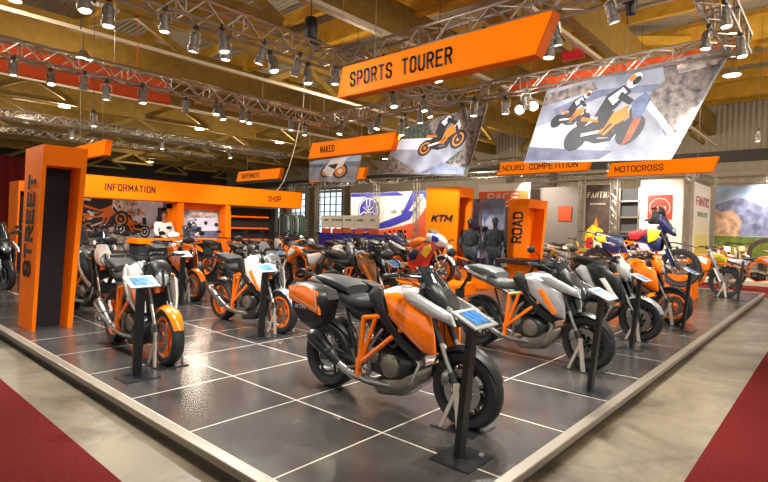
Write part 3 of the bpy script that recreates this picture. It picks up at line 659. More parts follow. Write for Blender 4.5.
# orange display frame with picture
root = empty('picture_frame_stand', (8.4, 15.5, DECK), 0, 'orange framed stand with a motorcycle picture right of the counter', 'display stand')
m = M(); m.box((-.9, 0, 0), (-.7, .3, 2.1)); m.box((.95, 0, 0), (1.2, .3, 2.1)); m.box((-.9, 0, 1.95), (1.2, .3, 2.12)); m.box((-.7, 0, .55), (.95, .3, 1.0))
m.build('frame', SIGN_D, root)
def draw_fr(p):
    p.poly([(0, .7), (1, .75), (1, .98), (0, .98)], 21); p.poly([(0, 0), (1, 0), (1, .3), (0, .25)], 1); p.rider(.3, .3, .22, 1.4, 14, 5, 6, 5, 1, .1); p.disc(.62, .55, .04, .07, 5); p.disc(.85, .5, .04, .07, 5)
q = Print((-.7, .1, 1.95), (.95, .1, 1.95), (-.7, .1, 1.0), (.95, .1, 1.0), (0, -1, 0), PR, 3); draw_fr(q); q.build('printed_panel', root)
# shop shelf
root = empty('shop_shelf', (10.3, 15.6, DECK), 0, 'dark shop shelving with orange boards right of the framed picture', 'shelf')
m = M(); m.box((-.7, .3, 0), (1.2, .36, 2.1)); m.box((-.7, 0, 0), (-.66, .3, 2.1)); m.box((1.16, 0, 0), (1.2, .3, 2.1)); m.build('shelf_case', CURTAIN, root)
for z in (.5, .95, 1.35, 1.75): M().box((-.66, 0, z), (.9, .3, z + .05)).build('shelf_board', SIGN_D, root)
tag(M().box((10.2, 14.2, DECK), (11.6, 14.9, 1.12)).build('shop_counter', SIGN_D, bevel=.02), 'plain orange shop counter in front of the dark shelving', 'counter')
# garment rail
root = empty('garment_rail', (12.2, 15.6, DECK), 0, 'garment rail packed with grey and green riding jackets under the shop fascia', 'garment rail')
m = M(); m.tube([(-.5, 0, 0), (-.5, 0, 1.95), (.6, 0, 1.95), (.6, 0, 0)], .02, 8); m.box((-.7, -.25, 0), (-.3, .25, .04)); m.box((.4, -.25, 0), (.8, .25, .04)); m.build('rail', TRUSS, root)
for i in range(9):
    x = -.42 + i * .11; m = M(); m.loft([(x, 1.5, .35, .2, 3), (x + .03, 1.5, .42, .26, 3), (x + .07, 1.5, .42, .26, 3), (x + .09, 1.5, .35, .2, 3)], 12)
    m.bar((x + .05, 0, 1.9), (x + .05, 0, 1.98), .01)
    m.build('jacket', mat('jacket %d' % (i % 4), ['#3e4642', '#8e9793', '#2c5a3c', '#57524d'][i % 4], .9), root)

# ------------------------------------------------------------------ neighbours in the background
BW = mat('blue livery', '#2e2aa0', .5); WW = mat('white livery', '#e6ddcf', .5); OW = mat('orange livery', '#e2551e', .5)
root = empty('exhibitor_wall', (26, 22.8, 0), 0, 'large blue white and orange exhibitor wall with round tuning fork emblem', 'display wall')
def yz(*l): return [(0, y - 22.8, z) for y, z in l]
m = M(); m.box((0, 19.25 - 22.8, 0), (.2, 26.35 - 22.8, 4.02)); m.build('wall_panel', WW, root)
def flat(name, y_z, mt, x): 
    m = M(); a = [(x, y - 22.8, z) for y, z in y_z]; b = [(x + .02, y - 22.8, z) for y, z in y_z]; n = len(a)
    m.add(a + b, [tuple(range(n)), tuple(range(n, 2 * n))[::-1]] + [(i, i + n, (i + 1) % n + n, (i + 1) % n) for i in range(n)], False); return m.build(name, mt, root)
flat('blue_band', [(26.3, 4.0), (22, 4.0), (21.3, 3.75), (26.3, 3.75)], BW, -.03)
flat('blue_band', [(24.2, 1.7), (21.6, 2.5), (20.7, 4.0), (19.6, 4.0), (20.9, 2.2), (22.5, 1.7), (26.2, 1.1), (26.2, 1.45)], BW, -.03)
flat('blue_band', [(20.0, 4.0), (19.3, 4.0), (19.3, 3.0)], BW, -.032)
flat('white_band', [(20.1, 3.8), (19.75, 3.8), (20.6, 2.75), (20.95, 2.75)], WW, -.05)
flat('orange_band', [(26.2, 1.05), (22.4, 1.6), (20.4, 2.0), (19.3, 3.3), (19.3, 1.0), (26.2, .6)], OW, -.035)
# emblem: disc ring with three tuning forks
em = M(); em.lathe([(0, -.06), (1.0, -.06), (1.0, 0), (0, 0)], (0, 24.55 - 22.8, 2.75), 'x', 40); em.build('emblem_disc', BW, root)
em = M()
em.lathe([(.84, -.075), (.92, -.075), (.92, -.06), (.84, -.06)], (0, 24.55 - 22.8, 2.75), 'x', 40, True)
for k in range(3):
    a = PI / 2 + k * 2 * PI / 3; d = Vector((0, math.cos(a), math.sin(a))); s_ = Vector((0, -d.z, d.y)); c = Vector((-.08, 24.55 - 22.8, 2.75))
    em.bar(c - d * .02, c + d * .32, .1, .03, (1, 0, 0)); em.bar(c + d * .3 - s_ * .17, c + d * .3 + s_ * .17, .09, .03, (1, 0, 0))
    for q in (-.15, .15): em.bar(c + d * .28 + s_ * q, c + d * .8 + s_ * q, .09, .03, (1, 0, 0))
    d2 = -d; em.bar(c, c + d2 * .55, .06, .03, (1, 0, 0))
em.build('emblem_forks', WW, root)
text('YZF  R1', (25.93, 21.9, 2.72), LX, UZ, .2, root, sx=1.0, fat=.04)
# low white brand boards over a blue skirt
root = empty('brand_board_row', (23, 23.0, 0), 0, 'row of low white brand boards with orange lettering in front of the blue exhibitor wall', 'display wall'); bpy.context.view_layer.update()
for i, w in enumerate(('MXGP', 'SUPERCROSS', 'MOTOR', 'RACING', 'MOTO')):
    y = 25.6 - i * 1.05 - 23
    M().box((0, y - .5, 1.55), (.08, y + .5, 2.35)).build('board', WW, root); text(w, (22.99, y + 23, 2.05), LX, UZ, .14, root, sx=.7)
    M().box((-.03, y - .42, 1.2), (.05, y + .42, 1.5)).build('orange_panel', OW, root)
M().box((-.1, -3.6, 0), (.2, 3.2, 1.2)).build('skirt', BW, root)
tag(M().box((20.5, 25.5, 0), (20.8, 31, 1.25)).build('red_barrier', mat('red barrier', '#8e2a20', .6), bevel=.02), 'low dark red barrier wall below the far windows', 'barrier')

# display wall with riding photo behind the mannequins
root = empty('clothing_display_wall', (14.3, 8.0, DECK), 0, 'grey clothing display wall with steel shelves behind the two mannequins', 'display wall')
def draw_cl(p):
    p.poly([(0, .3), (.5, .4), (1, .2), (1, .9), (0, .95)], 1); p.poly([(.2, .5), (.6, .75), (.9, .5), (.6, .3)], 0)
    for i in range(26):
        x, y = random.random(), random.random(); a = random.uniform(0, 3.1); p.bar(x, y, x + .3 * math.cos(a), y + .16 * math.sin(a), random.uniform(.02, .08), random.choice((5, 20, 8, 1, 14, 15)))
q = Print((0, 1.0, 2.5), (0, -.25, 2.5), (0, 1.0, .3), (0, -.25, .3), (-1, 0, 0), PR, 1); draw_cl(q); q.build('printed_panel', root)
for z in (.6, 1.1, 1.6): M().box((-.35, .35, z), (0, 1.0, z + .03)).build('shelf_board', METAL, root)
for y in (.35, .97): M().box((-.36, y, 0), (-.33, y + .03, 2.3)).build('upright', METAL, root)
# loose white cable and small red exit board
tag(M().tube([(12.5, 15.1, ZT), (12.3, 15.1, 6), (11.97, 15.1, 4.58), (11.72, 15.1, 3.8), (11.5, 15.15, 3.2), (11.25, 15.2, 2.86)], .018, 6).build('loose_cable', mat('white cable', '#d9d2c4')), 'thick pale cable hanging down onto the shop end of the fascia', 'cable')
tag(M().box((12.9, 4.95, 6.0), (13.0, 5.5, 6.22)).tube([(12.95, 5.2, 6.2), (12.95, 5.2, ZT)], .006, 5).build('exit_board', REDP), 'small dark red board hanging under the roof right of the big sign', 'sign')
# neighbour's red white sign above
root = empty('hanging_sign', (21, 11.6, 0), 0, 'white and red exhibitor sign behind the two mannequins', 'sign'); bpy.context.view_layer.update()
M().box((0, -1.4, 2.7), (.1, 1.2, 3.75)).box((.02, -1.3, .14), (.08, -1.22, 2.7)).box((.02, 1.0, .14), (.08, 1.08, 2.7)).build('sign_panel', WW, root); M().box((-.02, -1.35, 2.75), (0, 1.15, 3.4)).build('red_panel', OW, root)
text('RACE', (20.97, 11.5, 3.1), LX, UZ, .42, root, WW, sx=1, fat=.04)

# white pavilion: truss frame, panels, posters
PG = 'white pavilion truss frame'
PX = 22.0
truss((PX, 11.5, 3.95), (PX, 4.3, 3.95), 'front top truss of the white pavilion', .26, PG)
truss((PX, 4.3, 3.95), (26, 4.3, 3.95), 'side top truss of the white pavilion', .26, PG)
truss((26, 4.0, 3.95), (26, -3, 3.95), 'top truss carrying lamps over the landscape mural', .26, PG)
for x, y, l in ((PX, 8.25, 'left of the brown poster'), (PX, 6.95, 'right of the brown poster'), (PX, 4.3, 'at the white panel corner'), (25.9, 4.45, 'left of the landscape mural'), (PX, 11.4, 'at the left end of the pavilion')):
    truss((x, y, .1), (x, y, 3.85), 'upright truss post ' + l, .26, PG)
for y, l in ((31.2, 'left of the window wall'), (28.2, 'between the windows and the blue exhibitor wall'), (22.5, 'in front of the tuning fork wall'), (19.2, 'left of the black logo tower')):
    truss((24.5, y, .0), (24.5, y, 4.6), 'upright truss post ' + l, .25, 'upright trusses of the blue exhibitor')
truss((24.5, 31.5, 4.6), (24.5, 11.5, 4.6), 'long top truss above the blue exhibitor wall', .3, 'upright trusses of the blue exhibitor')
for y, w in ((6, 'right end'), (12.5, 'middle'), (19, 'left end')): hang(23.5, y, 5.2, ZT, 'thin wire holding the %s of the far truss before the grey wall' % w)
truss((23.5, 20, 5.1), (23.5, 5, 5.1), 'second long truss in front of the grey hall wall', .3, 'upright trusses of the blue exhibitor')
tag(M().box((PX + .1, 8.5, .14), (PX + .2, 11.2, 3.6)).build('partition_panel', mat('grey pavilion panel, added to brighten it', '#9b8f86', .7)), 'grey pavilion panel with small red square, left of the brown poster', 'panel')
tag(M().box((PX + .06, 8.75, 2.1), (PX + .1, 9.35, 2.75)).build('wall_sign', OW), 'small plain red square sign on the grey pavilion panel', 'sign')
def draw_fa(p):
    p.poly([(.0, .0), (1, 0), (1, .32), (.6, .4), (.3, .45), (0, .35)], 17); p.poly([(.3, .0), (.9, .0), (.85, .3), (.5, .35)], 13); p.disc(.2, .18, .17, .1, 18); p.disc(.55, .2, .2, .12, 19); p.disc(.8, .25, .12, .12, 16)
    p.poly([(.35, .45), (.45, .55), (.55, .42)], 4)
root = poster('brand_poster', 'tall dark brown poster reading FANTIC with a yellow rider picture', (PX - .05, 8.1, 3.62), (PX - .05, 7.1, 3.62), (PX - .05, 8.1, .6), (PX - .05, 7.1, .6), draw_fa, False, 16)
bpy.context.view_layer.update()
text('FANTIC', (PX - .075, 7.6, 3.2), LX, UZ, .26, root, mat('cream lettering', '#e9dcc0'), sx=.5, fat=.05, shear=.1); text('MOTORCYCLES', (PX - .075, 7.6, 2.82), LX, UZ, .08, root, mat('cream lettering', '#e9dcc0'), sx=.7)
root = empty('steel_shelf', (PX, 6.4, .14), 0, 'dark steel shelf between the brown poster and the white panel', 'shelf')
m = M(); m.box((.3, -.4, 0), (.34, .4, 3.3)); m.build('shelf_back', mat('dark shelf back', '#4c4a4a', .7), root)
for z in (.9, 1.5, 2.1, 2.75): M().box((0, -.4, z), (.3, .4, z + .06)).build('shelf_board', TRUSS, root)
for y in (-.4, .34): M().box((0, y, 0), (.05, y + .06, 3.3)).build('upright', TRUSS, root)
root = empty('pavilion_panel', (PX, 5.2, .14), 0, 'white pavilion panel carrying the red square sign reading SWM', 'panel'); bpy.context.view_layer.update()
M().box((0, -.75, 0), (.08, .78, 3.6)).build('panel_sheet', mat('white lit panel', '#f0e8d8', .5), root)
M().box((-.03, -.36, 2.05), (0, .5, 3.0)).build('red_square', mat('red sign square', '#d8391f', .5), root)
m = M(); m.lathe([(.35, -.04), (.37, -.04), (.37, -.03), (.35, -.03)], (0, .07, 2.5), 'x', 28, True); m.build('logo_ring', WW, root)
text('SWM', (PX - .05, 5.27, 2.64), LX, UZ, .15, root, WW, sx=.9, fat=.06)
root = empty('pavilion_panel', (24, 4.2, .14), 0, 'white pavilion side panel fading to yellow with red FANTIC lettering', 'panel'); bpy.context.view_layer.update()
m = M(); m.box((-1.7, 0, 0), (1.7, .08, 3.5)); m.build('panel_sheet', mat('white lit panel', '#f0e8d8'), root)
for i, c in enumerate(('#f2e9c4', '#f4e48e', '#f0d45e', '#e9bb3c')):
    M().box((-1.5 + .12 * i, -.01 - .002 * i, 0), (1.4 - .1 * i, 0, 1.9 - i * .42)).build('printed_stripe', mat('print yellow %d' % i, c, .5), root)
text('FANTIC', (24, 4.18, 2.95), (1, 0, 0), UZ, .36, root, mat('red lettering', '#c8262a'), sx=1.5, fat=.05, shear=.1); text('CABALLERO', (24, 4.18, 2.45), (1, 0, 0), UZ, .18, root, mat('green lettering', '#3b7a4a'), sx=1.4)
def draw_mu(p):
    p.poly([(0, .3), (1, .3), (1, .99), (0, .99)], 8); p.poly([(0, .75), (.15, .85), (.3, .72), (.45, .78), (.7, .55), (.7, .35), (0, .35)], 12)
    p.poly([(.3, .3), (.8, .32), (.75, .5), (.4, .45)], 9); p.poly([(.35, .85), (.8, .95), (.8, .7), (.5, .72)], 9)
    p.poly([(0, .3), (.16, .3), (.17, .55), (.12, .68), (.04, .66), (0, .7)], 11); p.poly([(0, .2), (1, .2), (1, .33), (0, .34)], 10); p.poly([(0, .0), (1, 0), (1, .2), (0, .2)], 11)
    p.disc(.33, .12, .12, .2, 16); p.disc(.33, .12, .09, .15, 10)
    p.poly([(.42, .18), (.5, .75), (.6, .9), (.85, .85), (.9, .4), (.6, .1)], 13); p.poly([(.5, .2), (.95, .45), (.95, .3), (.55, .08)], 6)
poster('landscape_mural', 'huge mural of sky, red rock and green field with a motocross rider at the right', (26.1, 4.1, 3.75), (26.1, -1.6, 3.75), (26.1, 4.1, .5), (26.1, -1.6, .5), draw_mu, False, 8)

# orange podium crates and red drinks podium
def podium(a, b, label, rx=0):
    o = M(); x0, y0, z0 = a; x1, y1, z1 = b
    o.hexa([(x0, y0, z0), (x1, y0, z0), (x1, y1, z0), (x0, y1, z0)], [(x0 + .06, y0 + .02, z1), (x1 - .02, y0 + .02, z1), (x1 - .02, y1 - .02, z1), (x0 + .06, y1 - .02, z1)])
    o = o.build('display_podium', SIGN_D, bevel=.015); tag(o, label, 'podium', 'orange display podiums'); return o
podium((11.0, 2.55, DECK), (13.0, 4.6, DECK + .42), 'orange podium under the navy rally motorcycle at the right')
podium((13.2, 2.45, DECK), (14.0, 3.15, DECK + .55), 'small orange crate between the rally podium and the orange motocross bike')
podium((8.9, 6.3, DECK), (10.4, 8.6, DECK + .28), 'low orange podium under the blue and orange racing motorcycle')
podium((11.3, 6.6, DECK), (12.2, 7.4, DECK + .45), 'orange podium block in front of the left mannequin')
root = empty('bench_table', (10.3, 4.9, DECK), 0, 'dark brown table with orange base right of the mannequins', 'table')
M().box((-.35, -.6, .80), (.35, .7, .9)).build('table_top', mat('dark brown top', '#3a2418', .4), root, bevel=.01)
M().box((-.2, -.3, 0), (.2, .4, .8)).build('base', SIGN_D, root)

# ------------------------------------------------------------------ motorcycles (x forward from rear axle, y left, z up)
def wheel(root, name, x, R_, w, rimm, kind='cast', disc=.16, z=None, steer=0, knob=False):
    """a wheel: hub and spokes mesh with tyre, rim and brake disc below it"""
    z = z or R_; rr = R_ - (.085 if not knob else .075)
    o = M(); o.lathe([(.0, -.06), (.045, -.06), (.045, .06), (0, .06)], (0, 0, 0), 'y', 16)
    if kind == 'cast':
        for k in range(5):
            a = 2 * PI * k / 5
            for s in (-.16, .16):
                c0 = Vector((math.cos(a + s * 1.2) * .03, 0, math.sin(a + s * 1.2) * .03)); c1 = Vector((math.cos(a + s) * (rr - .01), 0, math.sin(a + s) * (rr - .01)))
                o.tube([c0 + Vector((0, .012, 0)), c1], [.017, .011], 6)
    else:
        for k in range(24):
            a = 2 * PI * k / 24; sd = .04 if k % 2 else -.04; tw = .35 * (1 if (k // 2) % 2 else -1)
            o.tube([(math.cos(a + tw) * .03, sd, math.sin(a + tw) * .03), (math.cos(a) * (rr - .005), 0, math.sin(a) * (rr - .005))], .003, 4, cap=False)
    h = o.build(name, rimm if kind == 'cast' else METAL, root); h.location = (x, 0, z); h.rotation_euler = (0, 0, steer)
    m = M(); hw = w / 2
    prof = [(rr - .004, -hw * .8), (rr + .03, -hw * .98), (rr + .055, -hw), (R_ - .02, -hw * .82), (R_ - .004, -hw * .45), (R_, 0), (R_ - .004, hw * .45), (R_ - .02, hw * .82), (rr + .055, hw), (rr + .03, hw * .98), (rr - .004, hw * .8), (rr - .004, 0)]
    m.lathe(prof, (0, 0, 0), 'y', 40, True)
    if knob:
        for k in range(44):
            a = 2 * PI * k / 44
            for s in ((-.6, .6) if k % 2 else (0,)):
                c = Vector((math.cos(a) * R_, s * hw, math.sin(a) * R_)); t = Vector((math.cos(a), 0, math.sin(a)))
                m.bar(c - t * .012, c + t * .008, .022, .022, (0, 1, 0))
    m.build('tyre', RUBBER, h)
    m = M(); m.lathe([(rr - .03, -hw * .72), (rr, -hw * .82), (rr + .004, -hw * .82), (rr + .004, hw * .82), (rr, hw * .82), (rr - .03, hw * .72), (rr - .022, 0)], (0, 0, 0), 'y', 40, True); m.build('rim', rimm, h)
    if disc:
        for s in ((-1, 1) if name == 'front_wheel' and kind == 'cast' else (-1,)):
            m = M(); m.lathe([(disc * .62, s * .07), (disc, s * .07), (disc, s * .075), (disc * .62, s * .075)], (0, 0, 0), 'y', 28, True)
            for k in range(6):
                a = 2 * PI * k / 6; m.bar((math.cos(a) * .03, s * .066, math.sin(a) * .03), (math.cos(a + .3) * disc * .66, s * .07, math.sin(a + .3) * disc * .66), .014, .006, (0, 1, 0))
            m.build('brake_disc', METAL, h)
    return h

def arc(cx, cz, r, a0, a1, n): return [(cx + r * math.cos(R(a0 + (a1 - a0) * i / n)), cz + r * math.sin(R(a0 + (a1 - a0) * i / n))) for i in range(n + 1)]
def fender(root, name, cx, cz, r, a0, a1, w, mt, th=.008, dip=.03):
    m = M(); vs = []; n = 14; ws = 6
    for i in range(n + 1):
        a = R(a0 + (a1 - a0) * i / n); tap = 1 - .35 * abs(2 * i / n - 1) ** 2
        for k in range(ws + 1):
            q = 2 * k / ws - 1
            for dr in (0, th): vs.append((cx + (r + dr - dip * q * q) * math.cos(a), q * w / 2 * tap, cz + (r + dr - dip * q * q) * math.sin(a)))
    st = (ws + 1) * 2; fs = []
    for i in range(n):
        for k in range(ws):
            a = i * st + k * 2; fs += [(a, a + 2, a + st + 2, a + st), (a + 1, a + st + 1, a + st + 3, a + 3)]
        fs += [(i * st, i * st + st, i * st + st + 1, i * st + 1), (i * st + ws * 2, i * st + ws * 2 + 1, i * st + st + ws * 2 + 1, i * st + st + ws * 2)]
    m.add(vs, fs); return m.build(name, mt, root)
def handlebar(root, hx, hz, half=.38, back=.12, mirrors=True, guards=None, tall=.05):
    m = M(); m.tube([(hx - back, -half, hz), (hx - back * .75, -half * .72, hz), (hx - .01, -.12, hz - tall * .4), (hx, 0, hz - tall * .5), (hx - .01, .12, hz - tall * .4), (hx - back * .75, half * .72, hz), (hx - back, half, hz)], .0115, 8)
    m.bar((hx, -.08, hz - tall), (hx, .08, hz - tall), .06, .03)
    h = m.build('handlebar', DMETAL, root)
    for s in (-1, 1):
        g = M(); g.tube([(hx - back * .80, s * half * .72, hz), (hx - back * 1.03, s * (half + .03), hz)], .018, 8); g.build('grip', RUBBER, h)
        l = M(); l.tube([(hx - back * .6, s * half * .7, hz), (hx - back * .55 + .03, s * half * .78, hz - .01), (hx - back * .95 + .05, s * (half + .01), hz - .012)], [.008, .007, .005], 6); l.box((hx - back * .8, s * half * .62 - .02, hz - .015), (hx - back * .45, s * half * .62 + .02, hz + .02)); l.build('lever', DMETAL, h)
        if mirrors:
            g = M(); g.tube([(hx - back * .6, s * half * .66, hz), (hx - back * .4, s * half * .8, hz + .10), (hx - back * .5, s * (half + .02), hz + .16)], .006, 6)
            g.cur = 0; g.ball((hx - back * .5, s * (half + .05), hz + .165), .075, 12, (.25, 1, .55)); mo = g.build('mirror', BLACKP, h)
            g = M(); g.ball((hx - back * .5 - .012, s * (half + .05), hz + .165), .066, 12, (.12, 1, .55)); g.build('mirror_glass', MIRR, mo) if False else g.build('mirror_glass', MIRR, h)
        if guards:
            g = M(); g.loft([(hx - back * .5, hz - .01, .05, .012, 3, 0, s * (half + .045)), (hx + .0, hz, .07, .02, 3, 0, s * (half + .02)), (hx + .05, hz, .06, .03, 3, 0, s * (half - .08)), (hx + .06, hz, .03, .02, 3, 0, s * (half - .14))], 12); g.build('hand_guard', guards, h)
    return h
def engine_twin(root, cx=.80, cz=.44, big=True):
    m = M(); m.mat(0)
    m.loft([(cx - .28, cz - .02, .10, .12, 3), (cx - .2, cz - .03, .15, .16, 3), (cx + .02, cz - .06, .15, .17, 3), (cx + .16, cz - .06, .12, .15, 3), (cx + .22, cz - .05, .06, .10, 3)], 16)
    m.mat(1)
    for s in (-1, 1):
        for (dx, dz, r) in ((.06, -.06, .095), (-.13, .0, .065)):
            m.lathe([(0, s * .185), (r * .75, s * .185), (r, s * .175), (r + .008, s * .14), (r, s * .10)], (cx + dx, 0, cz + dz), 'y', 20)
            for k in range(6):
                a = 2 * PI * k / 6; m.tube([(cx + dx + r * .9 * math.cos(a), s * .175, cz + dz + r * .9 * math.sin(a)), (cx + dx + r * .9 * math.cos(a), s * .188, cz + dz + r * .9 * math.sin(a))], .008, 6)
    e = m.build('engine', [DMETAL, BELLY], root)
    m = M()
    for a in ((62, 1), (128, 1)) if big else ((72, 1.05),):
        d = Vector((math.cos(R(a[0])), 0, math.sin(R(a[0])))); b = Vector((cx + .02, 0, cz + .04)); up = Vector((-d.z, 0, d.x))
        for k in range(6): c = b + d * (.10 + .028 * k); m.bar(c - d * .008, c + d * .008, .20, .20, up)
        c = b + d * .30; m.bar(c - d * .04, c + d * .05, .22, .19, up)
    m.build('cylinders', DMETAL, e)
    m = M(); m.tube([(cx - .1, -.15, cz + .15), (cx + .1, -.17, cz + .1), (cx + .2, -.14, cz + .22)], .012, 6); m.tube([(cx - .2, -.12, cz + .2), (cx - .1, -.15, cz + .3), (cx + .1, -.15, cz + .33)], .01, 6)
    m.tube([(cx - .15, .16, cz + .1), (cx + .15, .15, cz + .05), (cx + .25, .1, cz + .3)], .011, 6); m.build('hoses', RUBBER, e)
    return e
def trellis(root, mt, hx, hz, px=.52, pz=.30, low=None, y=.185, r=.021):
    m = M(); sb = M()
    for s in (-1, 1):
        a = (hx, s * .05, hz); b = (hx + .03, s * .05, hz - .16); p = (px, s * y, pz)
        T1, T2, T3 = (.57, s * y, .745), (.715, s * (y + .005), .77), (.97, s * (y - .005), .69)
        m.tube([a, (.95, s * (y - .02), hz - .11), T2, T1], r, 8); m.tube([b, T3, (px + .04, s * y, pz + .07)], r, 8)
        m.tube([T1, p], r * 1.1, 8); m.tube([T2, (px + .02, s * y, pz + .05)], r, 8); m.tube([(.95, s * (y - .02), hz - .11), T3], r * .9, 8)
        sb.tube([T1, (.20, s * .12, .84), (-.1, s * .08, .90)], r * .8, 8); sb.tube([p, (.30, s * .12, .78)], r * .7, 8)
        m.bar((px, s * y, pz - .07), (px, s * y, pz + .09), .05, .03, (1, 0, 0))
    m.tube([(hx - .01, 0, hz + .04), (hx + .06, 0, hz - .2)], .035, 12)
    sb.build('subframe', BLACKP, root)
    return m.build('frame', mt, root)
def swingarm(root, mt, px=.5, pz=.34, rz=.30, wb=0):
    m = M()
    for s in (-1, 1): m.tube([(px, s * .12, pz), (px - .2, s * .135, pz + .01), (0, s * .12, rz)], [.045, .035, .022], 8, flat=1); m.lathe([(0, -.015), (.03, -.015), (.03, .015), (0, .015)], (0, s * .13, rz), 'y', 12)
    m.bar((px - .12, -.13, pz), (px - .12, .13, pz), .07, .05)
    a = m.build('swingarm', mt, root)
    m = M(); pts = arc(0, rz, .105, 90, 270, 8) + arc(px + .08, pz, .045, 270, 450, 6)
    m.tube([(x, .10, z) for x, z in pts], .008, 5, closed=True); m.lathe([(.03, .094), (.105, .094), (.105, .106), (.03, .106)], (0, 0, rz), 'y', 24, True); m.build('chain', DMETAL, root)
    m = M(); m.tube([(px - .10, 0, pz + .05), (px + .02, 0, pz + .38)], .022, 8)
    for k in range(9):
        t = k / 8; c = Vector((px - .08, 0, pz + .10)).lerp(Vector((px + .0, 0, pz + .32)), t); m.lathe([(.034, -.006), (.042, 0), (.034, .006)], c, 'z', 12)
    m.build('shock_absorber', mat('white spring', '#d8d5cc', .4), root)
def forks(root, hx, hz, fx, fz, up, low, y=.10, steer=0):
    m = M(); top = Vector((hx, 0, hz)); bot = Vector((fx - .02, 0, fz)); mid = top.lerp(bot, .55)
    for s in (-1, 1):
        o = Vector((0, s * y, 0)); m.mat(0).tube([top + o, mid + o], .027, 10); m.mat(1).tube([mid + o, bot + o], .021, 10); m.mat(0)
        m.tube([mid.lerp(bot, .62) + o, bot + o], .029, 10); m.bar(bot + o + Vector((-.0, 0, .04)), bot + o + Vector((.035, 0, -.03)), .05, .04)
    for t in (.05, .27): c = top.lerp(bot, t); m.bar(c - Vector((0, y + .03, 0)), c + Vector((0, y + .03, 0)), .07, .03)
    f = m.build('fork', [up, low], root)
    return f
def calipers(root, fx, fz):
    for s in (-1, 1):
        m = M(); m.loft([(fx - .16, fz + .06, .05, .02, 3, 0, s * .095), (fx - .13, fz + .08, .06, .03, 3, 0, s * .095), (fx - .09, fz + .09, .05, .02, 3, 0, s * .095)], 10); m.build('brake_caliper', METAL, root)
def pegs(root, x, z):
    for s in (-1, 1):
        m = M(); m.tube([(x, s * .17, z), (x - .01, s * .29, z)], .012, 8); m.bar((x, s * .16, z), (x - .1, s * .15, z + .12), .03, .015); m.tube([(x + .02, s * .18, z), (x + .14, s * .21, z - .01)], .007, 6); m.build('foot_peg', METAL, root)

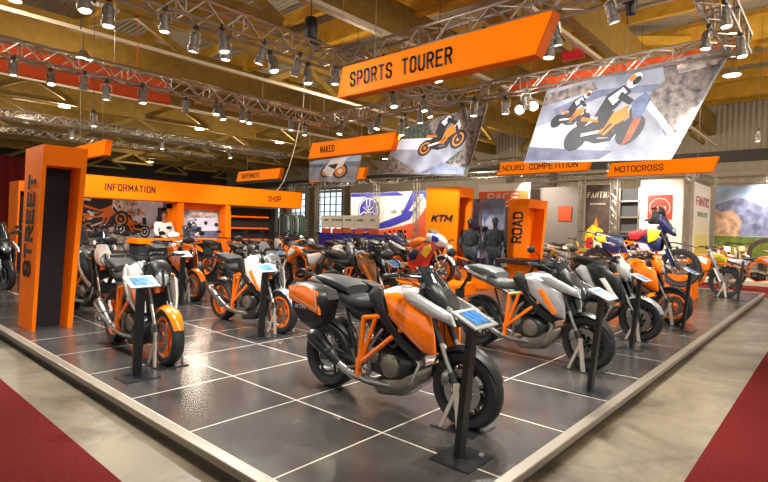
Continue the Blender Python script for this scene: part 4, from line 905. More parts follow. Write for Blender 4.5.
def road_bike(p):
    """p: parameters of one road motorcycle"""
    g = p.get; body, trim, rim, frm, seatm = p['body'], p['trim'], p['rim'], p['frame'], g('seat', SEAT)
    root = empty('motorcycle')
    WB = g('wb', 1.49); st = g('steer', 0)
    wheel(root, 'rear_wheel', 0, .312, .185, rim, disc=.12); wheel(root, 'front_wheel', WB, .302, .125, rim, steer=st)
    swingarm(root, g('swing', DMETAL)); hx, hz = 1.13, .93
    forks(root, hx - .02, 1.03, WB, .302, g('forkc', DMETAL), METAL); calipers(root, WB, .302)
    trellis(root, frm, hx, hz); engine_twin(root, big=g('twin', True))
    fender(root, 'front_fender', WB - .01, .302, .325, 20, 150, .15, g('fend', BLACKP))
    fender(root, 'rear_hugger', 0, .312, .345, 30, 130, .19, BLACKP)
    m = M(); m.bar((.02, 0, .34), (1.0, 0, .3), .01) if False else None
    # radiator
    m = M(); m.box((1.04, -.15, .48), (1.10, .15, .76))
    for k in range(9): m.box((1.10, -.14, .50 + k * .028), (1.106, .14, .505 + k * .028))
    m.build('radiator', BLACKP, root)
    # exhaust
    m = M(); m.mat(0).tube([(1.0, -.05, .55), (1.1, -.08, .42), (1.05, -.1, .27), (.9, -.1, .2), (.6, -.14, .2), (.42, -.18, .24), (.30, -.2, .30)], [.024, .024, .026, .03, .036, .04, .038], 10)
    m.tube([(.72, -.1, .66), (.62, -.16, .5), (.62, -.15, .3), (.55, -.13, .2)], .022, 10)
    m.mat(1)
    if g('can', 'up') == 'up':
        m.tube([(.32, -.2, .29), (.24, -.205, .33), (.22, -.205, .345), (-.02, -.22, .49), (-.06, -.222, .51), (-.08, -.222, .52)], [.025, .045, .062, .066, .055, .03], 14)
    elif g('can') == 'low':
        m.tube([(.32, -.2, .27), (.25, -.2, .27), (.05, -.21, .33), (0, -.21, .345)], [.03, .06, .06, .04], 14)
    m.build('exhaust', [g('pipe', METAL), g('canm', METAL)], root)
    m = M(); m.mat(0).loft([(.62, .17, .05, .10, 4), (.70, .17, .08, .14, 4), (.95, .22, .09, .14, 4), (1.16, .36, .07, .10, 4), (1.2, .4, .04, .06, 4)], 14); m.build('belly_silencer', g('belly', DMETAL), root)
    # tank
    ph = g('peak', 1.06)
    m = M(); m.loft([(.58, .86, .05, .07, 2.6), (.66, .88, .10, .10, 2.6), (.78, ph - .135, .135, .15, 2.6), (.92, ph - .15, .15, .175, 2.8), (1.04, ph - .16, .13, .15, 2.6), (1.12, ph - .15, .06, .09, 2.4)], 20)
    m.lathe([(0, .012), (.04, .012), (.045, 0), (0, 0)], (.88, 0, ph), 'z', 16)
    tk = m.build('fuel_tank', g('tank', body), root)
    # side shrouds
    sl = lambda x, z: -.10 * max(0, .85 - x) - .12 * max(0, z - .88) - .08 * max(0, .75 - z)
    for s in (-1, 1):
        m = M(); m.panel(g('shroud', [(.78, ph - .05), (.92, ph - .03), (1.08, ph - .09), (1.26, ph - .17), (1.30, .70), (1.31, .55), (1.20, .55), (1.07, .63), (.86, .78)]), .19, .02, .035, side=s, slope=sl); m.build('tank_shroud', body, root)
        m = M(); m.panel(g('sidep', [(.58, .94), (.66, 1.02), (.74, 1.0), (.88, .76), (1.06, .60), (1.20, .52), (1.14, .47), (.98, .54), (.80, .70), (.66, .84)]), .185, .02, .03, side=s, slope=sl); m.build('tank_side_panel', trim, root)
        if g('wing'):
            m = M(); m.panel([(.98, 1.0), (1.10, 1.02), (1.46, .88), (1.50, .80), (1.3, .84), (1.06, .93)], .20, .02, .03, side=s); m.build('fairing_wing', p['wing'], root)
        if g('accent'):
            m = M(); m.panel([(.98, .84), (1.06, .86), (1.24, .60), (1.17, .58)], .225, .01, .008, side=s, slope=sl); m.build('accent_stripe', p['accent'], root)
    # seats
    m = M(); m.loft([(.16, .89, .03, .13, 3), (.22, .875, .055, .15, 3), (.36, .84, .06, .165, 3), (.5, .84, .065, .145, 3), (.62, .86, .06, .11, 3), (.70, .91, .04, .07, 3)], 16); m.build('rider_seat', seatm, root)
    m = M(); m.loft([(-.20, 1.02, .015, .07, 3), (-.12, 1.02, .035, .11, 3), (.05, 1.005, .045, .15, 3), (.2, .975, .055, .155, 3), (.31, .945, .04, .14, 3)], 16); m.build('pillion_seat', seatm, root)
    # tail
    m = M(); m.loft([(-.30, 1.0, .015, .035, 2.5), (-.2, .965, .035, .07, 2.5), (0, .93, .05, .10, 2.5), (.25, .87, .055, .12, 2.5), (.45, .80, .05, .12, 2.5), (.58, .76, .03, .1, 2.5)], 16); t = m.build('tail_fairing', g('tail', trim), root)
    M().loft([(-.33, .985, .012, .05, 3), (-.28, .98, .02, .06, 3), (-.25, .98, .01, .05, 3)], 12).build('tail_lamp', REDL, t)
    m = M(); m.bar((-.2, 0, .93), (-.38, 0, .68), .05, .02); m.bar((-.38, -.09, .60), (-.40, .09, .60), .01) if False else None; m.box((-.40, -.09, .56), (-.39, .09, .70)); m.build('plate_holder', BLACKP, root)
    # grab rails
    m = M()
    for s in (-1, 1): m.tube([(.12, s * .13, .93), (.0, s * .16, .97), (-.16, s * .12, 1.02), (-.22, s * .05, 1.02)], .011, 8)
    m.build('grab_rail', g('rail', BLACKP), root)
    handlebar(root, 1.09, g('bar', 1.14), guards=g('guards'))
    for s in (-1, 1):
        M().tube([(1.05, s * .26, 1.13), (1.16, s * .18, 1.06), (1.17, s * .1, .9), (1.22, s * .09, .6), (WB - .12, s * .1, .4)], .006, 5).build('brake_line', RUBBER, root)
        M().tube([(1.04, s * .22, 1.14), (1.12, s * .12, 1.16), (1.1, s * .05, 1.0), (.98, s * .06, .85)], .006, 5).build('control_cable', RUBBER, root)
    M().tube([(1.08, -.13, .74), (1.0, -.17, .62), (.9, -.17, .55)], .016, 8).build('radiator_hose', RUBBER, root)
    # instruments and headlight
    m = M(); m.loft([(1.10, 1.12, .02, .05, 3), (1.13, 1.13, .05, .075, 3), (1.16, 1.13, .045, .07, 3)], 12); m.build('instrument', BLACKP, root)
    hl = g('light', 'naked')
    m = M()
    if hl == 'naked':
        m.loft([(1.15, .98, .09, .08, 2.6), (1.22, .97, .14, .12, 2.8), (1.29, .94, .13, .115, 2.8), (1.33, .91, .07, .08, 2.6)], 18); h = m.build('headlight_mask', g('mask', BLACKP), root)
        M().loft([(1.27, .93, .105, .085, 2.4, -.1), (1.33, .915, .095, .075, 2.4, -.15), (1.355, .90, .06, .045, 2.4, -.2)], 18).build('headlight', LENSC, h)
        M().bar((1.345, 0, 1.0), (1.375, 0, .82), .022, .02).build('headlight_bridge', BLACKP, h)
        m = M(); m.loft([(1.14, 1.12, .01, .06, 3), (1.2, 1.1, .045, .09, 3), (1.25, 1.05, .03, .08, 3)], 12); m.build('fly_screen', g('mask', BLACKP), h)
    else:
        m.loft([(1.12, .98, .12, .10, 2.6), (1.22, .95, .15, .13, 2.6), (1.33, .88, .12, .11, 2.6), (1.42, .80, .04, .05, 2.6)], 18); h = m.build('front_cowl', g('mask', BLACKP), root)
        for s in (-1, 1): M().loft([(1.28, .90, .05, .03, 2.6, 0, s * .07), (1.36, .88, .06, .035, 2.6, -.3, s * .06), (1.41, .85, .03, .02, 2.6, -.3, s * .05)], 12).build('headlight', LENSC, h)
        hh = g('screen', .18); m = M(); vs = []
        for i in range(7):
            t = i / 6
            for k in range(9):
                q = 2 * k / 8 - 1; wv = .13 - .05 * t; vs.append((1.30 - .17 * t - .10 * q * q, q * wv, 1.03 + hh * 1.35 * t - .0 * q * q))
        m.add(vs, [(i * 9 + k, i * 9 + k + 1, (i + 1) * 9 + k + 1, (i + 1) * 9 + k) for i in range(6) for k in range(8)]); w_ = m.build('windscreen', GLASS, h); sm = w_.modifiers.new('thickness', 'SOLIDIFY'); sm.thickness = .004
    for s in (-1, 1):
        m = M(); m.lathe([(0, -.02), (.028, -.02), (.028, .02), (0, .02)], (1.13, s * .1, 1.06), 'z', 10); m.build('fork_cap', METAL, root)
        M().ball((1.2, s * .17, .92), .03, 8, (1.4, .8, .7)).build('turn_signal', mat('amber lens', '#b8651b', .2, coat=1), root)
    pegs(root, .50, .32); pegs(root, .22, .42)
    if g('cases'):
        for s in (-1, 1):
            m = M(); m.panel([(-.17, .96), (-.10, .995), (.14, .985), (.28, .95), (.32, .88), (.27, .70), (.12, .60), (.02, .62), (-.14, .76)], .37, .13, .06, side=s, k=.95); c = m.build('pannier', g('casec', BLACKP), root)
            m = M(); m.panel([(-.15, .965), (.06, .985), (.24, .94), (.27, .75), (-.14, .85)], .428, .02, .008, side=s, k=.99); m.build('pannier_lid', p['cases'], c)
            m = M(); m.bar((.21, s * .44, .97), (.245, s * .44, .79), .006, .006); m.bar((.245, s * .44, .79), (-.11, s * .435, .89), .006, .006); m.build('lid_trim', SILVERP, c)
    if g('crash'):
        m = M()
        for s in (-1, 1): m.tube([(.7, s * .14, .34), (.85, s * .26, .5), (1.15, s * .24, .72), (1.15, s * .1, .85)], .014, 8)
        m.build('crash_bar', g('crash'), root)
    if g('skid'):
        m = M(); m.loft([(.6, .2, .04, .12, 4), (.9, .2, .05, .14, 4), (1.15, .33, .05, .12, 4), (1.2, .42, .03, .1, 4)], 12); m.build('skid_plate', g('skid'), root)
    if g('number'):
        pass
    return root

def dirt_bike(p):
    g = p.get; body, trim, rim, frm = p['body'], p['trim'], p['rim'], p['frame']
    root = empty('dirt_bike'); WB = 1.48
    wheel(root, 'rear_wheel', 0, .335, .12, rim, 'wire', .11, knob=True); wheel(root, 'front_wheel', WB, .352, .085, rim, 'wire', .13, knob=True)
    m = M()
    for s in (-1, 1): m.tube([(.55, s * .10, .42), (.3, s * .11, .42), (0, s * .09, .335)], [.05, .035, .022], 8)
    m.bar((.42, -.1, .42), (.42, .1, .42), .06, .05); m.build('swingarm', METAL, root)
    m = M(); pts = arc(0, .335, .105, 90, 270, 8) + arc(.62, .42, .04, 270, 450, 6); m.tube([(x, .08, z) for x, z in pts], .008, 5, closed=True); m.lathe([(.03, .074), (.105, .074), (.105, .086), (.03, .086)], (0, 0, .335), 'y', 24, True); m.build('chain', DMETAL, root)
    forks(root, 1.12, 1.12, WB, .352, g('forkup', GOLD), CHROME, .095)
    m = M()
    for s in (-1, 1):
        m.tube([(1.10, s * .03, .95), (.85, s * .10, .93), (.55, s * .10, .72), (.52, s * .10, .36)], .02, 8); m.tube([(1.12, s * .03, .90), (1.08, s * .05, .55), (.98, s * .09, .30), (.70, s * .11, .26), (.52, s * .10, .36)], .018, 8)
        m.tube([(.62, s * .09, .80), (.25, s * .07, .90), (.0, s * .06, .95)], .013, 8); m.tube([(.52, s * .1, .5), (.2, s * .07, .86)], .012, 8)
    m.build('frame', frm, root)
    m = M(); m.loft([(.55, .42, .08, .10, 3), (.65, .40, .14, .13, 3), (.85, .38, .13, .13, 3), (.95, .38, .07, .09, 3)], 14)
    for k in range(7): m.box((.72, -.09, .54 + .025 * k), (.90, .09, .553 + .025 * k))
    m.box((.74, -.08, .70), (.88, .08, .80)); m.lathe([(0, -.15), (.07, -.15), (.085, -.13), (.085, -.1)], (.80, 0, .40), 'y', 18); m.lathe([(0, .15), (.07, .15), (.085, .13), (.085, .1)], (.66, 0, .42), 'y', 18)
    m.build('engine', DMETAL, root)
    m = M(); m.tube([(.88, -.04, .66), (1.0, -.09, .6), (.98, -.12, .50), (.75, -.14, .58), (.45, -.14, .70)], .02, 10); m.tube([(.45, -.14, .70), (.38, -.15, .73), (.02, -.14, .84), (-.03, -.14, .855)], [.025, .048, .048, .03], 12); m.build('exhaust', METAL, root)
    m = M(); m.loft([(-.05, .965, .02, .06, 3), (.1, .945, .035, .075, 3), (.5, .915, .035, .085, 3), (.85, .95, .035, .075, 3), (.98, 1.0, .025, .05, 3)], 14); m.build('seat', g('seat', SEAT), root)
    m = M(); m.loft([(.68, .88, .05, .1, 2.6), (.82, .90, .10, .12, 2.6), (1.0, .93, .10, .10, 2.6), (1.06, .95, .05, .06, 2.6)], 14); m.build('fuel_tank', trim, root)
    for s in (-1, 1):
        m = M(); m.panel([(.62, .88), (.80, 1.0), (1.02, 1.02), (1.20, .90), (1.16, .66), (1.05, .62), (.92, .76)], .13, .02, .03, side=s, slope=lambda x, z: .08 * max(0, x - .8)); m.build('radiator_shroud', body, root)
        m = M(); m.panel([(-.05, .93), (.3, .88), (.52, .86), (.44, .66), (.25, .62), (.1, .75)], .11, .02, .02, side=s); m.build('side_plate', g('plate', WHITE), root)
        if g('accent'):
            m = M(); m.panel([(.82, .92), (1.0, .98), (1.12, .86), (1.1, .78), (.95, .84)], .185, .01, .008, side=s); m.build('shroud_decal', p['accent'], root)
        m = M(); m.bar((1.26, s * .115, .70), (1.40, s * .115, .38), .05, .04); m.build('fork_guard', g('plate', WHITE), root)
    # fenders
    m = M(); m.loft([(-.42, .99, .006, .05, 4), (-.3, .985, .010, .075, 4), (-.05, .945, .014, .09, 4), (.15, .90, .014, .08, 4)], 12); m.build('rear_fender', g('fend', body), root)
    m = M(); m.loft([(.98, .80, .005, .04, 4), (1.15, .82, .012, .07, 4), (1.4, .815, .014, .075, 4), (1.65, .77, .01, .055, 4), (1.75, .735, .006, .03, 4)], 12); m.build('front_fender', g('fend', body), root)
    m = M(); m.loft([(1.16, 1.0, .10, .10, 4, -.25), (1.20, 1.0, .11, .11, 4, -.25), (1.22, 1.0, .08, .08, 4, -.25)], 12); m.build('number_plate', g('plate', WHITE), root)
    handlebar(root, 1.08, 1.22, .40, .10, False, g('guards'))
    pegs(root, .55, .40)
    if g('rally'):
        m = M(); m.loft([(1.12, 1.2, .22, .09, 3, -.3), (1.22, 1.18, .20, .12, 3, -.3), (1.34, 1.05, .12, .09, 3, -.3), (1.4, .98, .04, .05, 3, -.3)], 14); f = m.build('rally_fairing', trim, root)
        M().ball((1.36, 0, 1.02), .08, 12, (.5, 1, 1)).build('headlight', LENSC, f)
        m = M(); m.box((1.0, -.10, 1.26), (1.12, .10, 1.40)); m.tube([(.98, 0, 1.2), (1.04, 0, 1.5)], .012, 6); m.ball((1.02, 0, 1.45), .06, 10, (1, 1, .5)); m.build('navigation_tower', BLACKP, root)
        m = M(); m.loft([(1.14, 1.4, .10, .12, 3, -.4), (1.18, 1.4, .09, .12, 3, -.4)], 12); m.build('windscreen', GLASS, root)
        for s in (-1, 1):
            m = M(); m.panel([(.15, .92), (.5, .90), (.62, .60), (.3, .55), (.12, .7)], .16, .08, .03, side=s); m.build('rear_tank', NAVY, root)
            m = M(); m.panel([(.62, .98), (.85, 1.06), (.95, .98), (.80, .86), (.66, .86)], .20, .03, .02, side=s); m.build('red_decal', REDP, root)
            m = M(); m.panel([(.72, .80), (.95, .78), (1.02, .66), (.82, .62)], .20, .06, .02, side=s); m.build('pink_decal', PINK, root)
            m = M(); m.panel([(.96, 1.06), (1.2, 1.04), (1.12, .86), (.98, .80)], .20, .03, .02, side=s); m.build('yellow_decal', YELLOW, root)
            m = M(); m.panel([(.02, .90), (.2, .92), (.22, .80), (.06, .78)], .19, .02, .015, side=s); m.build('yellow_decal', YELLOW, root)
    return root

def race_bike(p):
    root = empty('race_bike'); WB = 1.22
    wheel(root, 'rear_wheel', 0, .295, .12, ORANGE, disc=.09); wheel(root, 'front_wheel', WB, .285, .10, ORANGE)
    swingarm(root, METAL, .42, .34, .295); forks(root, .96, .86, WB, .285, GOLD, CHROME, .09); calipers(root, WB, .285)
    m = M(); m.loft([(.4, .42, .12, .10, 3), (.6, .40, .16, .13, 3), (.85, .42, .12, .1, 3)], 12); m.build('engine', DMETAL, root)
    sl = lambda x, z: -.12 * max(0, z - .7) - .12 * max(0, .4 - z)
    for s in (-1, 1):
        m = M(); m.panel([(.42, .30), (.38, .50), (.55, .66), (.8, .80), (1.06, .86), (1.14, .72), (1.0, .45), (.88, .24), (.6, .20)], .17, .02, .05, side=s, slope=sl, k=.8); f = m.build('side_fairing', REDP if False else mat('dark crimson paint', '#c23a2e', .3, coat=.5), root)
        m = M(); m.panel([(.44, .56), (.62, .68), (.78, .66), (.66, .44), (.5, .42)], .215, .01, .012, side=s, slope=sl); m.build('navy_decal', NAVY, f)
        m = M(); m.panel([(.78, .60), (.86, .74), (1.02, .80), (1.06, .68), (.92, .5)], .215, .01, .012, side=s, slope=sl); m.build('yellow_decal', YELLOW, f)
    m = M(); m.loft([(.86, .92, .12, .13, 2.6), (1.0, .90, .15, .16, 2.6), (1.15, .86, .12, .13, 2.6), (1.30, .80, .05, .06, 2.6)], 16); n = m.build('nose_fairing', WHITE, root)
    m = M(); m.loft([(1.02, .92, .10, .165, 2.6), (1.14, .88, .10, .14, 2.6), (1.2, .85, .07, .10, 2.6)], 16); m.build('blue_decal', BLUE, n)
    m = M(); m.loft([(.82, 1.1, .01, .08, 3), (.95, 1.06, .04, .11, 3), (1.08, .98, .04, .10, 3)], 14); m.build('windscreen', LENSC, n)
    m = M(); m.loft([(.34, .74, .04, .08, 2.6), (.45, .80, .09, .12, 2.6), (.62, .84, .10, .14, 2.6), (.8, .82, .07, .1, 2.6)], 16); m.build('fuel_tank', ORANGE, root)
    m = M(); m.loft([(-.30, .97, .02, .05, 2.6), (-.2, .93, .05, .09, 2.6), (.0, .84, .07, .11, 2.6), (.12, .78, .05, .11, 2.6)], 16); m.build('tail_fairing', NAVY, root)
    m = M(); m.loft([(.08, .80, .02, .1, 3), (.2, .74, .03, .11, 3), (.38, .74, .03, .09, 3)], 14); m.build('seat', SEAT, root)
    m = M(); m.tube([(.8, -.05, .36), (.7, -.1, .22), (.35, -.14, .24), (.2, -.15, .34)], .02, 8); m.tube([(.22, -.15, .33), (.16, -.16, .36), (-.08, -.17, .46)], [.02, .04, .035], 10); m.build('exhaust', METAL, root)
    m = M()
    for s in (-1, 1): m.tube([(.94, s * .1, .86), (.88, s * .28, .84)], .014, 8)
    m.build('clip_on_bar', DMETAL, root)
    fender(root, 'front_fender', WB, .285, .31, 20, 150, .12, WHITE)
    return root

# wheel chock stand and information stand
def make_chock():
    r = empty('wheel_stand'); m = M(); m.box((-.22, -.16, 0), (.16, .16, .012)); m.build('base_plate', mat('polished base plate', '#5a5c60', .25, metal=.8), r)
    for s in (-1, 1):
        m = M(); m.bar((.04, s * .15, .01), (-.02, s * .12, .36), .045, .018, (0, 1, 0)); m.bar((-.14, s * .14, .01), (-.02, s * .12, .3), .03, .014, (0, 1, 0)); m.build('side_bar', mat('pale alloy bar', '#c9c3b8', .35, metal=.6), r)
    return r
def make_info():
    """information stand; the screen is read from the -x side and the post leans that way"""
    r = empty('information_stand')
    M().box((-.17, -.16, 0), (.13, .16, .012)).build('base_plate', mat('polished base plate', '#5a5c60'), r)
    m = M(); m.hexa([(-.02, -.042, .01), (.025, -.042, .01), (.025, .042, .01), (-.02, .042, .01)], [(-.10, -.038, .90), (-.055, -.038, .93), (-.055, .038, .93), (-.10, .038, .90)]); m.build('post', mat('black powder coat', '#121212', .4), r, bevel=.004)
    th = R(25); u = Vector((-math.cos(th), 0, -math.sin(th))); v = Vector((0, 1, 0)); n = Vector((-math.sin(th), 0, math.cos(th))); c = Vector((-.085, 0, .93))
    def slab(a, b, z0, z1):
        m = M(); q = [c + u * x * a + v * y * b for x, y in ((-1, -1), (1, -1), (1, 1), (-1, 1))]; m.hexa([p + n * z0 for p in q], [p + n * z1 for p in q]); return m
    t = slab(.105, .14, 0, .015).build('tablet_holder', mat('pale tablet holder', '#a8acae', .35, metal=.2), r, bevel=.004)
    slab(.074, .095, .0152, .0162).build('screen_bezel', BLACKP, t)
    slab(.068, .085, .0162, .0168).build('screen', SCREEN, t)
    return r
CHOCK, INFO = make_chock(), make_info(); uc = [False]; ui = [False]
def chock(x, y, z, rz, label): return place(CHOCK, uc, (x, y, z), rz, label, 'wheel stands', cat='wheel stand')
def info(x, y, label, rz=R(90), s=1): return place(INFO, ui, (x, y, DECK), rz, label, 'tablet information stands', cat='information stand', sc=s)

DOWN = R(-90)
BIKES = {}
def bike(kind, key, p, x, yr, rz, label, z=DECK, stand=True, sc=1, group=None):
    """x, yr: rear axle on the ground plan"""
    if key not in BIKES:
        o = {'road': road_bike, 'dirt': dirt_bike, 'race': race_bike}[kind](p); BIKES[key] = o
    else: o = copy_tree(BIKES[key])
    o.location = (x, yr, z); o.rotation_euler = (0, 0, rz); o.scale = (sc,) * 3
    tag(o, label, 'motorcycle', group or {'road': 'road motorcycles on the tiled platform', 'dirt': 'off-road motorcycles', 'race': None}[kind])
    if stand:
        d = Vector((math.cos(rz), math.sin(rz), 0)); w = 1.49 * sc; chock(x + d.x * w, yr + d.y * w, z, rz, 'pale wheel stand holding the ' + ' '.join(label.split(',')[0].split()[:10]))
    return o
GT1 = dict(body=ORANGE, trim=BLACKP, rim=mat('black rim', '#1b1a1a', .35, metal=.5), frame=ORANGE, cases=ORANGE, light='cowl', wing=SILVERP, tank=SILVERP, tail=BLACKP, peak=1.02, screen=.13, forkc=DMETAL, rail=BLACKP, belly=BELLY, canm=BLACKP, fend=BLACKP, wide=1, ftail=ORANGE)
GT2 = dict(GT1, body=SILVERP, accent=ORANGE, wing=SILVERP, cases=None, tail=WHITE, tank=GREYP, seat=mat('grey seat vinyl', '#56595b', .55, bump=.1))
SDR = dict(body=WHITE, trim=WHITE, rim=ORANGE, frame=ORANGE, light='naked', mask=BLACKP, fend=ORANGE, tail=WHITE, accent=ORANGE, canm=METAL)
DUKW = dict(body=WHITE, trim=BLACKP, rim=ORANGE, frame=ORANGE, light='naked', mask=GREYP, fend=GREYP, tail=ORANGE, accent=ORANGE, twin=False)
DUKO = dict(body=ORANGE, trim=mat('pink grey trim', '#8c6a62', .4), rim=ORANGE, frame=DMETAL, light='naked', mask=ORANGE, fend=BLACKP, tail=BLACKP, twin=False, can='none')
DUKB = dict(body=BLACKP, trim=SILVERP, rim=mat('black rim', '#1b1a1a'), frame=DMETAL, light='naked', mask=SILVERP, fend=GREYP, tail=BLACKP, twin=False, accent=WHITE)
DUKG = dict(body=mat('bronze tank paint', '#a06a3a', .25, metal=.4, coat=.6), trim=BLACKP, rim=ORANGE, frame=ORANGE, light='naked', mask=BLACKP, fend=BLACKP, tail=BLACKP, accent=ORANGE)
ADV = dict(body=mat('anthracite paint', '#3d4144', .35, coat=.4), trim=GREYP, rim=mat('black rim', '#1b1a1a'), frame=BLACKP, light='cowl', screen=.3, cases=None, guards=BLACKP, crash=DMETAL, skid=SILVERP, bar=1.22, wing=WHITE)
ADVW = dict(ADV, body=WHITE, accent=ORANGE, wing=ORANGE, guards=WHITE, frame=ORANGE)
DUKN = dict(body=BLACKP, trim=WHITE, rim=ORANGE, frame=ORANGE, light='naked', mask=WHITE, fend=WHITE, tail=WHITE, twin=False)

# front row along the right edge
_gt = bike('road', 'gt1', GT1, 3.33, 3.57, DOWN, 'orange touring motorcycle with black and orange side cases, nearest the camera')
bpy.context.view_layer.update()
_case = [c for c in _gt.children if c.name.startswith('pannier')][0]
text('KTM', (2.888, 3.53, DECK + .80), LX, UZ, .035, _case, SILVERP, sx=1.2, fat=.06, shear=.3, name='logo', st=.009)
bike('road', 'gt2', GT2, 5.92, 3.50, DOWN - R(9), 'silver grey touring motorcycle with orange frame tubes, second along the right edge')
bike('road', 'dukb', DUKB, 7.95, 3.55, DOWN - R(5), 'black and silver naked motorcycle behind the silver touring motorcycle')
bike('road', 'duko', DUKO, 9.75, 3.55, DOWN - R(3), 'orange naked motorcycle with orange rims, third or fourth along the right edge')
info(2.86, 1.83, 'tablet information stand in front of the nearest orange touring motorcycle')
info(4.93, 1.72, 'information stand in front of the silver grey touring motorcycle')
info(7.2, 2.0, 'information stand in front of the black and silver naked motorcycle')
info(9.2, 1.81, 'information stand in front of the orange naked motorcycle with orange rims')
info(14.5, 1.74, 'information stand beside the farthest orange motocross bike at the platform end')
# second row
bike('road', 'sdr', SDR, 2.62, 6.78, DOWN - R(3), 'white naked motorcycle with orange rims and orange fender, beside the street tower')
bike('road', 'dukw', DUKW, 4.42, 7.28, DOWN, 'white and orange naked motorcycle behind the nearest tablet stands, left of centre')
bike('road', 'dukg', DUKG, 6.75, 7.3, DOWN, 'naked motorcycle with bronze tank and orange wheels behind the nearest touring motorcycle')
info(2.13, 5.07, 'tablet information stand in front of the white naked motorcycle beside the street tower')
info(4.05, 5.77, 'tablet information stand at the white and orange naked motorcycle left of centre')
info(6.2, 5.35, 'tablet information stand in front of the bronze tanked motorcycle')
# third row
R3 = [('dukn', DUKN, 3.1, 9.9, 0, 'black naked motorcycle with orange wheels partly behind the white one beside the tower'),
      ('duko2', dict(DUKO, frame=ORANGE, trim=BLACKP, fend=ORANGE), 4.9, 10.8, 4, 'black and orange naked motorcycle in the third row below the picture frame'),
      ('dukb', None, 6.9, 10.9, -3, 'black and silver motorcycle in the third row before the shop counter'),
      ('dukw', None, 8.6, 10.0, 3, 'white and orange motorcycle in the third row behind the bronze tanked one'),
      ('dukg', None, 10.9, 11.9, 0, 'bronze tanked motorcycle in the third row left of the low orange podium'),
      ('dukn', None, 8.7, 12.9, 0, 'black motorcycle with orange front wheel facing the aisle in the fourth row'),
      ('adv', ADV, 5.15, 15.3, -4, 'dark grey adventure motorcycle in front of the information counter'),
      ('adv', None, 3.85, 13.0, 0, 'dark grey adventure motorcycle beside the right leg of the street tower'),
      ('advw', ADVW, 6.1, 13.2, 8, 'white and orange adventure motorcycle right of the information counter'),
      ('duko2', None, 7.5, 13.2, 5, 'orange motorcycle in front of the orange picture frame stand'),
      ('dukb', None, 10.4, 13.4, -4, 'black and silver motorcycle in the fourth row below the shop lettering'),
      ('dukw', None, 12.2, 13.0, 0, 'white and orange motorcycle in the fourth row under the window light'),
      ('adv', None, 12.7, 11.8, 5, 'dark grey motorcycle in the back rows left of the racing motorcycle'),
      ('dukn', None, 14.2, 13.2, 0, 'black and white motorcycle in the back rows before the brand boards'),
      ('advw', None, 16.0, 14.5, 8, 'white and orange motorcycle deepest in the back rows before the blue wall'),
      ('dukb', None, 12.0, 15.9, 0, 'black and silver motorcycle deepest in the back rows below the windows'),
      ('adv', None, 2.75, 14.7, 4, 'dark motorcycle at the far left edge beyond the street tower'),
      ('dukb', None, 3.15, 17.0, 5, 'black and silver motorcycle cut by the left edge of the picture'),
      ('duko2', None, 14.9, 11.6, -6, 'orange motorcycle at the back, left of the logo tower')]
for i, (k, p, x, y, a, l) in enumerate(R3):
    bike('road', k, p, x, y, DOWN + R(a), l, DECK if x > 1.9 else 0, stand=(x > 1.9 and y < 12))
for x, y, l in [(4.6, 9.1, 'third row orange motorcycle'), (8.2, 8.0, 'third row white motorcycle'), (9.6, 9.8, 'back rows near the windows'), (6.6, 8.9, 'third row before the shop counter'), (3.35, 11.1, 'dark grey adventure motorcycle')]:
    info(x, y, 'tablet information stand in the back rows, at the ' + l)
# off-road and racing
RAL = dict(body=NAVY, trim=NAVY, rim=BLACKP, frame=ORANGE, plate=NAVY, fend=NAVY, forkup=DMETAL, rally=True, accent=NAVY, guards=BLACKP)
MXO = dict(body=ORANGE, trim=WHITE, rim=BLACKP, frame=ORANGE, plate=WHITE, accent=WHITE, fend=ORANGE, forkup=METAL)
MXY = dict(body=YELLOW, trim=WHITE, rim=GOLD, frame=METAL, plate=WHITE, accent=GREENP, fend=YELLOW)
MXW = dict(body=WHITE, trim=BLACKP, rim=METAL, frame=METAL, plate=mat('cream plate', '#efe2c0', .4), accent=GREENP, fend=WHITE)
MXR = dict(body=REDP, trim=WHITE, rim=METAL, frame=METAL, plate=WHITE, accent=WHITE, fend=WHITE)
bike('dirt', 'rally', RAL, 12.0, 4.12, DOWN, 'navy rally motorcycle with red and yellow decals raised on the orange podium', DECK + .42, False, 1.12)
bike('race', 'race', {}, 9.6, 8.05, DOWN, 'blue orange and white racing motorcycle on the low orange podium before the logo tower', DECK + .28, False, 1.1)
bike('dirt', 'mxo', MXO, 14.95, 3.55, DOWN, 'orange and white motocross bike at the far right end of the platform')
bike('dirt', 'mxo', None, 10.9, 8.6, DOWN + R(0), 'white and orange motocross bike left of the racing motorcycle', DECK, False)
bike('dirt', 'mxo', None, 7.72, 8.6, DOWN + R(180), 'motocross bike turned away with its rear wheel showing behind the bronze tanked one', DECK, False)
